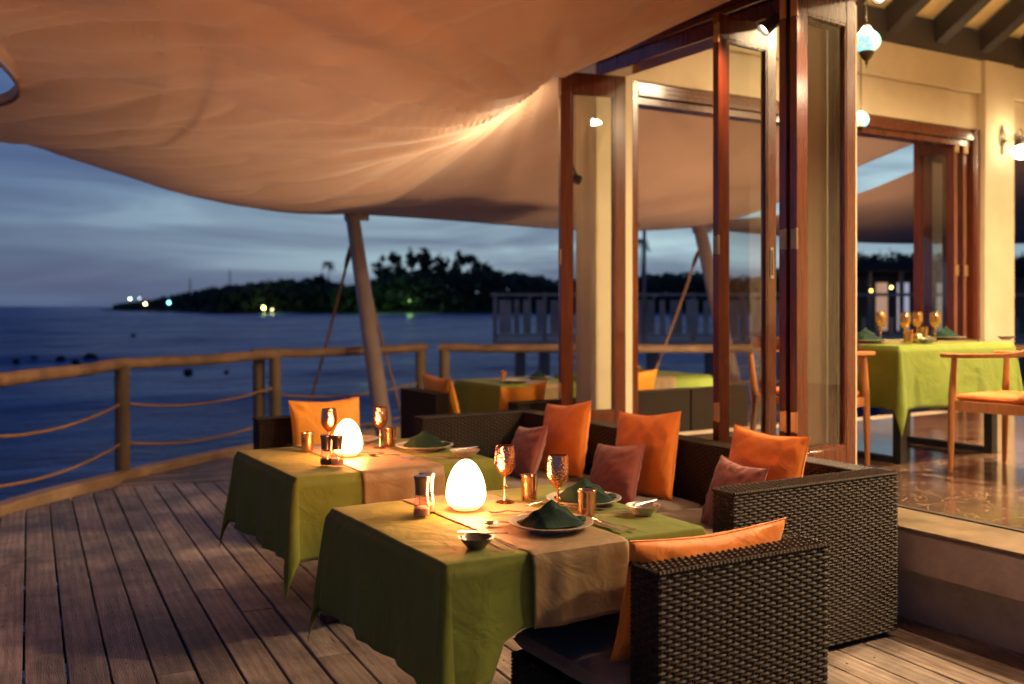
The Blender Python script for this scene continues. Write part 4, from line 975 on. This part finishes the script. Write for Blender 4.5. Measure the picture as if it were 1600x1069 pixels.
def wineglass(label, loc, mat='copper', mat2='copper2', h=.2, grp='copper wine goblets', root=None):
    t = thing('wine_goblet', label, 'wine glass', loc, 0, grp); s = h/.2
    m = MB(); m.lathe([(.0005, .004), (.032, .0), (.034, .0015), (.030, .004), (.008, .010), (.0045, .02), (.004, .048), (.0085, .052), (.009, .056), (.004, .06), (.0038, .085), (.006, .092)], 24); m.v = [(x*s, y*s, z*s) for x, y, z in m.v]; m.obj('stem', mat2, t)
    m = MB(); m.lathe([(.001, .092), (.010, .094), (.024, .107), (.034, .125), (.0375, .145), (.036, .17), (.0325, .2), (.0315, .2005), (.0305, .2), (.034, .17), (.0355, .145), (.032, .127), (.020, .11), (.001, .105)], 32); m.v = [(x*s, y*s, z*s) for x, y, z in m.v]; m.obj('bowl', mat, t)
    return t
def tumbler(label, loc, mat='copper2', grp='copper tumblers'):
    t = thing('tumbler', label, 'tumbler', loc, 0, grp)
    m = MB(); m.lathe([(.0005, .001), (.027, 0), (.0275, .002), (.0275, .022), (.0285, .055), (.0292, .0552), (.0296, .082), (.032, .088), (.0318, .0895), (.030, .0885), (.028, .082), (.0265, .05), (.026, .006), (.0005, .005)], 32); m.obj('cup', mat, t)
    # raised ornament band: small beads and strokes
    m = MB(); rd = random.Random(4)
    for k in range(44):
        a = 2*pi*k/44; z0 = .026+rd.uniform(0, .02); L = rd.uniform(.002, .007); r = .0285
        m.box(-.0009, .0009, r-.0006, r+.0009, z0, z0+L, Matrix.Rotation(a, 4, 'Z'))
    m.obj('ornament_band', mat, t, kind='stuff'); return t
def plate(label, loc, R=.135, grp='stoneware dinner plates', mat='plate'):
    m = MB(); m.lathe([(.0005, .004), (.07*R/.135, .003), (.072*R/.135, 0), (.078*R/.135, 0), (.08*R/.135, .004), (R*.93, .017), (R, .022), (R*1.005, .0245), (R*.985, .025), (R*.92, .020), (R*.62, .010), (R*.58, .008), (.0005, .007)], 48)
    return tag(m.obj('dinner_plate', mat, loc=loc), label, 'plate', grp)
def bowl(label, loc, R=.05, mat='bowl', grp='small butter bowls'):
    m = MB(); m.lathe([(.0005, .003), (R*.45, .002), (R*.48, 0), (R*.55, .0), (R*.6, .005), (R*.85, .018), (R, .029), (R*1.01, .0305), (R*.97, .030), (R*.82, .019), (R*.5, .009), (.0005, .007)], 36)
    return tag(m.obj('small_bowl', mat, loc=loc), label, 'bowl', grp)
def napkin(label, loc, rot, s=1.0):
    m = MB(); rows = []; n = 26
    for j in range(n+1):
        r = []
        for i in range(n+1):
            a, b = -1+2*i/n, -1+2*j/n
            aa = a+.25*b; rg = max(0, 1-abs(b-.15*a)*1.05)               # sharp ridge running across
            h = .078*max(0, 1-abs(aa)*1.12)**.9*rg+.020*max(0, 1-abs(abs(b-.15*a)-.5)*5)*max(0, .8-abs(aa))
            h += .010*max(0, 1-abs(a-.45-.2*b)*6)*(1-abs(b))+.008*max(0, 1-abs(a+.5+.3*b)*6)*(1-abs(b))
            x = a*.118*(1-.20*abs(b)); y = b*.066*(1-.45*abs(a)**2)
            y += .02*a*a+.012*sin(a*4)
            r.append((x*s, y*s, max(h, .0)*s+.002+.004*abs(noise.noise(Vector((a*5, b*5, 3))))))
        rows.append(r)
    m.quadstrip(rows)
    o = m.obj('napkin', 'napkin', loc=loc, rot=(0, 0, rot)); o.modifiers.new('t', 'SOLIDIFY').thickness = .002; tag(o, label, 'napkin', 'dark green folded napkins')
    # the tucked second wing
    m = MB(); rows = []
    for j in range(9):
        r = []
        for i in range(15):
            a, b = i/14, -1+2*j/8; w = .012+.022*sin(pi*a)**.7
            r.append(((.01+.105*a)*s, (.012+b*w+.02*a)*s, (.006+.022*(1-abs(b))*(1-a*.6)+.004*sin(a*9))*s))
        rows.append(r)
    m.quadstrip(rows); f = m.obj('fold', 'napkin', o); f.modifiers.new('t', 'SOLIDIFY').thickness = .002
    return o
def flatbar(m, pts, ws, th):                # tapering bar: points (y,z), widths
    rows = []
    for (y, z_), w in zip(pts, ws): rows.append([(-w, y, z_), (-w*.7, y, z_+th), (w*.7, y, z_+th), (w, y, z_), (w*.7, y, z_-th*.4), (-w*.7, y, z_-th*.4)])
    b = m.quadstrip(rows, closed=True); m.f.append(tuple(range(b+5, b-1, -1))); e = b+(len(rows)-1)*6; m.f.append(tuple(range(e, e+6)))
def fork_mesh(L=.2):
    m = MB(); k = L/.2
    flatbar(m, [(0, .003), (.03, .004), (.08, .006), (.118, .010), (.135, .009), (.150, .006)], [.007, .0075, .0045, .0028, .006, .0115], .0022)
    for x in (-.0085, -.003, .003, .0085):
        rows = [[(x-.0013, y, z_), (x+.0013, y, z_), (x+.0011, y, z_+.0018), (x-.0011, y, z_+.0018)] for y, z_ in ((.149, .0055), (.17, .0045), (.19, .006), (.2, .009))]; b = m.quadstrip(rows, True); m.f.append((b+12, b+13, b+14, b+15))
    m.v = [(x, y*k, z_) for x, y, z_ in m.v]; return m.mesh('fork', 'steel')
def spoon_mesh(L=.19):
    m = MB(); flatbar(m, [(0, .003), (.03, .004), (.08, .006), (.118, .009), (.132, .007)], [.007, .0075, .0042, .0028, .004], .0022)
    rows = []
    for j in range(7):
        rr_ = j/6; rows.append([(.0195*rr_*cos(2*pi*i/18), .158+.029*rr_*sin(2*pi*i/18), .001+.0075*rr_**2) for i in range(18)])
    m.quadstrip(rows, True); m.quadstrip([[(x, y, z_+.0014) for x, y, z_ in r] for r in rows], True, True); m.v = [(x, y*L/.19, z_) for x, y, z_ in m.v]; return m.mesh('spoon', 'steel')
def knife_mesh(L=.21):
    m = MB(); flatbar(m, [(0, .004), (.02, .005), (.07, .005), (.09, .004), (.1, .003), (.16, .003), (.19, .003), (.205, .003), (.21, .003)], [.007, .0078, .0065, .006, .0085, .0092, .0078, .004, .0008], .002); m.v = [(x, y*L/.21, z_) for x, y, z_ in m.v]; return m.mesh('knife', 'steel')
CM = dict(fork=fork_mesh(), spoon=spoon_mesh(), knife=knife_mesh(), sfork=fork_mesh(.16), sspoon=spoon_mesh(.15), sknife=knife_mesh(.15))
for k_, nm in (('sfork', 'fork'), ('sspoon', 'spoon'), ('sknife', 'knife')): CM[k_].name = 'small_'+nm
def cut(kind, label, loc, bearing, tilt=0):
    nm = {'sfork': 'fork', 'sspoon': 'spoon', 'sknife': 'butter_knife'}.get(kind, kind)
    o = inst(CM[kind], nm, None, loc, (tilt, 0, bearing)); tag(o, label, {'butter_knife': 'butter knife'}.get(nm, nm), 'steel cutlery on the tables'); return o
def mill(label, loc, fill):
    t = thing('spice_mill', label, 'spice mill', loc, 0, 'glass and steel spice mills')
    m = MB(); m.lathe([(.0005, .0), (.0275, .0), (.0285, .003), (.0275, .03), (.0215, .066), (.021, .07), (.0195, .07), (.020, .066), (.026, .03), (.0265, .004), (.0005, .003)], 24); m.obj('glass_body', 'jar', t)
    m = MB(); m.lathe([(.0005, .005), (.0258, .005), (.0252, .026), (.018, .031), (.0005, .033)], 24); m.obj('filling', fill, t)
    m = MB(); m.lathe([(.019, .0705), (.022, .071), (.0215, .08), (.0235, .11), (.0265, .124), (.027, .127), (.0265, .131), (.024, .133), (.0005, .134)], 24); m.obj('grinder_cap', 'grind', t)
    return t
def sprig(label, loc, rot):
    m = MB(); rd = random.Random(2); m.tube([(0, 0, .004), (.03, .01, .012), (.06, .012, .02)], .0015, 5)
    for k in range(16):
        t = k/16; a = rd.uniform(-1.3, 1.3); p = Vector((.06*t, .012*t, .006+.014*t)); d = Vector((cos(a), sin(a), rd.uniform(-.05, .5))).normalized()*.026; s = d.cross(Z_).normalized()*.004
        j = len(m.v); m.v += [tuple(p), tuple(p+d*.5+s), tuple(p+d), tuple(p+d*.5-s)]; m.f.append((j, j+1, j+2, j+3))
    return tag(m.obj('herb_sprig', 'leaf', loc=loc, rot=(0, 0, rot)), label, 'herb sprig')

# --- foreground table
TT = TOP; P = lambda x, y, z_=TT: tuple(px_on(x, y, z_))
wineglass('copper wine goblet right beside the foreground lamp', P(789, 785))
p = px_on(872, 806, TT); wineglass('copper wine goblet between the two foreground plates', tuple(p))
tumbler('copper tumbler behind, between the two foreground goblets', P(827, 781)); tumbler('copper tumbler at the right of the nearest plate', P(917, 809))
PA = px_on(861, 826, TT-.001); plate('stoneware plate nearest to us on the foreground table', tuple(PA), .132)
PB = px_on(912, 787, TT-.001); plate('stoneware plate behind, on the sofa side of the foreground table', tuple(PB), .132)
napkin('dark green napkin on the nearest plate', (PA.x, PA.y, PA.z+.012), -TH+.10); napkin('dark green napkin on the foreground plate nearest the sofa', (PB.x, PB.y, PB.z+.012), -TH-.08)
B1 = px_on(744, 855, TT-.001); bowl('small dark bowl holding a spreader at the table corner', tuple(B1), .05)
cut('sknife', 'small spreader resting across the dark bowl at the table corner', (B1.x-.035, B1.y+.045, B1.z+.034), radians(-100)+pi-TH*0, .0).rotation_euler = (radians(3), 0, atan2(-.8, .75)-pi/2)
B2 = px_on(1005, 803, TT-.001); bowl('pale small bowl at the right corner of the foreground table', tuple(B2), .058, 'plate')
cut('sknife', 'small spreader lying across the pale bowl', (B2.x-.055, B2.y-.02, B2.z+.033), -pi/2+.35)
cut('fork', 'dinner fork left of the nearest plate, outer one', P(790, 862), .02); cut('fork', 'dinner fork left of the nearest plate, inner one', P(808, 860), .05)
cut('knife', 'dinner knife nearest the plate on the right', P(975, 832), .02); cut('spoon', 'soup spoon crossing the knives right of the nearest plate', P(960, 826), -.06); cut('knife', 'outermost dinner knife at the right table edge', P(992, 830), .05)
cut('sfork', 'dessert fork tucked behind the nearest plate', P(838, 802), 1.15); cut('sspoon', 'dessert spoon above the nearest plate, beside the lamp', P(826, 818), 1.25)
cut('fork', 'fork lying left of the pale bowl', P(985, 797), pi/2-.35); cut('fork', 'second fork lying left of the pale bowl', P(982, 803), pi/2-.28)
cut('sknife', 'knife tip showing left of the sofa-side plate', P(862, 781), 1.9)
mill('salt mill with pink salt, front one on the foreground table', P(659, 806), 'salt'); mill('spice mill standing behind the salt mill', P(667, 800), 'salt')
# --- back table
wineglass('copper wine goblet left of the back lamp', P(514, 704)); wineglass('copper wine goblet right of the back lamp', P(594, 700))
tumbler('copper tumbler at the left of the back table', P(480, 705)); tumbler('copper tumbler behind the right goblet of the back table', P(609, 697))
PC = px_on(663, 702, TT-.001); plate('stoneware plate on the sofa side of the back table', tuple(PC), .14); napkin('dark green napkin on the back table plate nearest the sofa', (PC.x, PC.y, PC.z+.012), -TH-.15, 1.05)
PD = px_on(552, 692, TT-.001); plate('stoneware plate behind the back lamp', tuple(PD), .13)
B3 = px_on(726, 713, TT-.001); bowl('small bowl at the right corner of the back table', tuple(B3), .07, 'plate'); cut('sknife', 'spreader lying across the back table bowl', (B3.x-.06, B3.y-.02, B3.z+.033), -pi/2+.3)
mill('pepper mill on the back table', P(510, 727), 'pepper'); mill('salt mill beside the pepper mill on the back table', P(527, 728), 'salt')
cut('fork', 'fork left of the small bowl on the back table', P(695, 717), pi/2-.5); cut('sspoon', 'dessert spoon in front of the back table tumbler', P(625, 712), 1.2); cut('fork', 'fork beside the goblet on the back table', P(600, 708), 1.4)
sprig('dark green herb sprig left of the back table tumbler', P(472, 701), 2.6)
# --- table beyond the sofa and the one through the doors
for (x, y_, lb) in ((4.6, 7.75, 'plate on the near left of the table beyond the sofa'), (5.0, 8.0, 'plate on the right of the table beyond the sofa')): plate(lb, (x, y_, TT), .13)
napkin('dark green napkin on the table beyond the sofa', (5.0, 8.0, TT+.012), .3); tumbler('copper tumbler on the table beyond the sofa', (4.62, 8.0, TT))
tumbler('gold tumbler on the table seen through the doors', (6.1, 7.85, TT), 'gold2')
# --- indoor table
IZ = FZ+TZ+.004
def ray_on(x, v):                      # point on the plane y=v in the direction of photo column x
    q = (x-800)/F; Z = v/(CT-q*ST); return W(q*Z, Z, IZ)
GI = 'gold goblets on the indoor table'
for x, v, lb in ((1376, 4.72, 'gold goblet furthest left on the indoor table'), (1414, 4.42, 'gold goblet at the front of the indoor pair'), (1433, 4.62, 'gold goblet behind the front pair on the indoor table'), (1461, 4.40, 'gold goblet standing alone on the right of the indoor table')):
    wineglass(lb, tuple(ray_on(x, v)), 'gold', 'gold2', .2, GI)
tumbler('gold tumbler in front of the indoor goblets', tuple(ray_on(1419, 4.22)), 'gold2', 'gold tumblers'); tumbler('gold tumbler behind on the indoor table', tuple(ray_on(1443, 4.8)), 'gold2', 'gold tumblers')
q = ray_on(1432, 4.35); t = thing('candle_holder', 'round gold candle holder glowing on the indoor table', 'candle holder', tuple(q)); m = MB(); m.lathe([(.0005, 0), (.025, 0), (.038, .02), (.04, .035), (.033, .055), (.028, .06), (.026, .055), (.034, .035), (.02, .008), (.0005, .006)], 20); m.obj('cup', 'gold', t); m = MB(); m.ball((0, 0, .035), .012); m.obj('flame', EM('candle flame', (1, .55, .15), 12), t)
for x, v, lb, rt in ((1352, 4.45, 'left napkin', 0), (1478, 4.55, 'right napkin', .2)):
    q = ray_on(x, v); plate('plate under the '+lb+' on the indoor table', tuple(q), .135); napkin('dark green '+lb+' standing on the indoor table', (q.x, q.y, q.z+.012), -TH+rt, 1.15)
q = ray_on(1448, 4.22); bowl('small bowl at the front edge of the indoor table', tuple(q), .06, 'plate')
q = ray_on(1572, 4.35); bowl('small bowl at the right end of the indoor table', tuple(q), .06, 'plate')
for x, v, lb in ((1390, 4.3, 'knife left on the indoor table edge'), (1520, 4.3, 'knife at the right of the indoor table')): q = ray_on(x, v); cut('knife', lb, tuple(q), .3)
cut('fork', 'fork near the right bowl on the indoor table', tuple(ray_on(1540, 4.3)), .2)

# ---------------------------------------------------------------- teak armchairs indoors
def teak_chair(label, loc, rotz):
    t = thing('teak_armchair', label, 'armchair', loc, rotz, 'teak armchairs at the indoor table')
    fl = ((-.29, .24), (.29, .24)); rl = ((-.22, -.22), (.22, -.22))
    for x, y_ in fl: m = MB(); m.tube([(x, y_, 0), (x, y_-.005, .25), (x*.99, y_-.01, .45), (x*.97, y_-.02, .69)], [.014, .021, .024, .017], 12); m.obj('leg', 'teak', t)
    for x, y_ in rl: m = MB(); m.tube([(x*1.05, y_-.04, 0), (x, y_, .3), (x, y_, .45), (x*1.06, y_-.03, .70)], [.014, .021, .023, .017], 12); m.obj('leg', 'teak', t)
    P = spline([(-.285, .30, .70), (-.30, .10, .705), (-.27, -.14, .72), (-.15, -.28, .755), (0, -.315, .77), (.15, -.28, .755), (.27, -.14, .72), (.30, .10, .705), (.285, .30, .70)], 40)
    m = MB(); rows = []
    for i, p in enumerate(P):
        d = (P[min(i+1, 39)]-P[max(i-1, 0)]); d.z = 0; d.normalize(); n_ = Vector((-d.y, d.x, 0)); mid = 1-abs(i-19.5)/19.5; h = .014+.028*sm(mid, .45, 1); w = .026-.008*sm(mid, .5, 1)
        if i in (0, 39): w *= .6
        rows.append([p-n_*w+Z_*-h*.6, p-n_*w+Z_*h*.6, p-n_*w*.6+Z_*h, p+n_*w*.6+Z_*h, p+n_*w+Z_*h*.6, p+n_*w-Z_*h*.6, p+n_*w*.6-Z_*h, p-n_*w*.6-Z_*h])
    b = m.quadstrip(rows, True); m.f.append(tuple(range(b+7, b-1, -1))); m.f.append(tuple(range(b+39*8, b+40*8))); m.obj('armrest_rail', 'teak', t)
    for n_, (x0, x1, y0, y1) in (('seat_rail', (-.27, .27, .215, .24)), ('seat_rail', (-.205, .205, -.235, -.21))): m = MB(); m.cham(x0, x1, y0, y1, .37, .43, .004); m.obj(n_, 'teak', t)
    for s in (-1, 1):
        a = Vector((s*.285, .22, .40)); b_ = Vector((s*.225, -.21, .40)); d = (b_-a).normalized(); n_ = Vector((-d.y, d.x, 0))*.012; m = MB(); rows = [[p+n_*-1+Z_*-.03, p+n_*-1+Z_*.03, p+n_+Z_*.03, p+n_-Z_*.03] for p in (a, b_)]; b = m.quadstrip(rows, True); m.f.append((b+3, b+2, b+1, b)); m.f.append((b+4, b+5, b+6, b+7)); m.obj('seat_rail', 'teak', t)
    c = cushion(-.265, .265, -.205, .235, .425, .475); c.v = [(x*(.82+.18*(y_+.2)/.44), y_, z_) for x, y_, z_ in c.v]; c.obj('seat_pad', 'seato', t)
    return t
tk = teak_chair('teak armchair with orange seat, in front of the indoor table', (5.62, 3.60, FZ), radians(3))
dup(tk, 'teak armchair half hidden behind the cream column', (4.84, 4.53, FZ), -pi/2)
cush('dark grey cushion on the indoor teak armchair', .42, .42, .12, (5.72, 3.46, FZ+.47), 0.0, 10, 0, 'greyc', 12)

# ---------------------------------------------------------------- hanging mosaic lamps and wall sconce
def hanging(label, loc, R, mat, top, E, stretch=.82):
    t = thing('mosaic_lamp', label, 'hanging lamp', loc, 0, 'hanging mosaic lamps')
    m = MB(); m.ball((0, 0, 0), R, 28, 18, (1, 1, stretch)); m.obj('globe', mat, t)
    m = MB(); m.lathe([(R*.5, -R*.72), (R*.56, -R*.78), (R*.5, -R*.95), (R*.3, -R*1.25), (R*.1, -R*1.45), (R*.13, -R*1.55), (R*.05, -R*1.7), (.0005, -R*2.0)], 18); m.obj('finial', 'iron', t)
    m = MB(); m.lathe([(R*.5, R*.72), (R*.56, R*.76), (R*.4, R*.9), (R*.22, R*1.2), (R*.12, R*1.45), (R*.05, R*1.5)], 18); m.obj('cap', 'iron', t)
    m = MB(); h = top-loc[2]; n = int((h-R*1.5)/.03)
    for k in range(n):
        z_ = R*1.5+k*.03; q = [(.009*cos(a) if k % 2 else 0, 0 if k % 2 else .009*cos(a), z_+.018+.02*sin(a)) for a in [2*pi*i/8 for i in range(9)]]; m.tube(q, .0022, 4, False)
    m.obj('chain', 'iron', t)
    ld = bpy.data.lights.new('mosaic_light', 'POINT'); ld.energy = E; ld.color = (1, .78, .5); ld.shadow_soft_size = R*1.05; lo = bpy.data.objects.new('mosaic_light', ld); COL.objects.link(lo); lo.parent = t; lo.location = (0, 0, R*1.02+.02)
q = ray_on(1354, 4.77); hanging('blue and amber mosaic lamp hanging beside the cream column top', (q.x, q.y, 3.31), .096, 'mosaic', 4.5, 28)
q = ray_on(1345, 5.60); hanging('small mint green lamp peeping out beside the column', (q.x, q.y, 2.98), .066, 'mint', 4.2, 10, 1)
hanging('amber mosaic lamp further inside the restaurant', (7.6, 1.2, 3.3), .12, 'mosaic', 4.9, 28)
sc = thing('wall_sconce', 'ornate bronze wall lamp with white opal shade on the right pillar', 'wall lamp', ray_on(1565, 5.915).to_tuple()); so_ = Vector(sc.location); sc.location.z = CH+(478-195)*so_.dot(Vector((ST, CT, 0)))/F if False else 3.05
zc = 0.0; m = MB()
for a in range(-1, 2, 2):
    m.tube(spline([(0, -.01, .14), (a*.03, -.012, .09), (a*.045, -.012, .03), (a*.02, -.012, -.02), (0, -.01, -.05)], 16), .005, 6)
    m.tube(spline([(0, -.01, .11), (a*.022, -.014, .07), (a*.012, -.014, .03), (a*.035, -.014, .0), (a*.03, -.012, -.04), (0, -.01, -.06)], 14), .004, 6)
    m.tube(spline([(0, -.01, -.06), (a*.018, -.012, -.09), (0, -.01, -.13)], 10), .004, 6)
m.tube([(0, -.008, .16), (0, -.008, -.14)], .005, 6); m.ball((0, -.014, .0), .018, 8, 6, (1, .5, 1)); m.obj('back_plate', 'iron', sc)
m = MB(); m.tube(spline([(0, -.02, 0), (.03, -0.072, -.01), (.05, -0.126, .06), (.055, -0.149, .10), (.06, -0.173, .07), (.06, -0.180, -.02)], 24), .006, 8); m.tube(spline([(0, -.03, -.02), (.02, -.12, .05), (.03, -.2, .02), (.03, -.18, -.01)], 14), .004, 6); m.obj('arm', 'iron', sc)
m = MB(); m.ball((.06, -.18, -.125), .105, 22, 14, (1, 1, .68)); m.obj('shade', 'opal', sc)
m = MB(); m.lathe([(.03, -.055), (.026, -.045), (.01, -.03), (.006, -.015)], 14, (.06, -.18, 0)); m.obj('shade_cap', 'iron', sc); m = MB(); m.lathe([(.035, -.155), (.03, -.165), (.014, -.175), (.01, -.2), (.0005, -.225)], 14, (.06, -.18, 0)); m.obj('finial', 'iron', sc)
ld = bpy.data.lights.new('sconce_light', 'POINT'); ld.energy = 5; ld.color = (1, .78, .45); ld.shadow_soft_size = .08; lo = bpy.data.objects.new('sconce_light', ld); COL.objects.link(lo); lo.parent = sc; lo.location = (.06, -.18, .05)
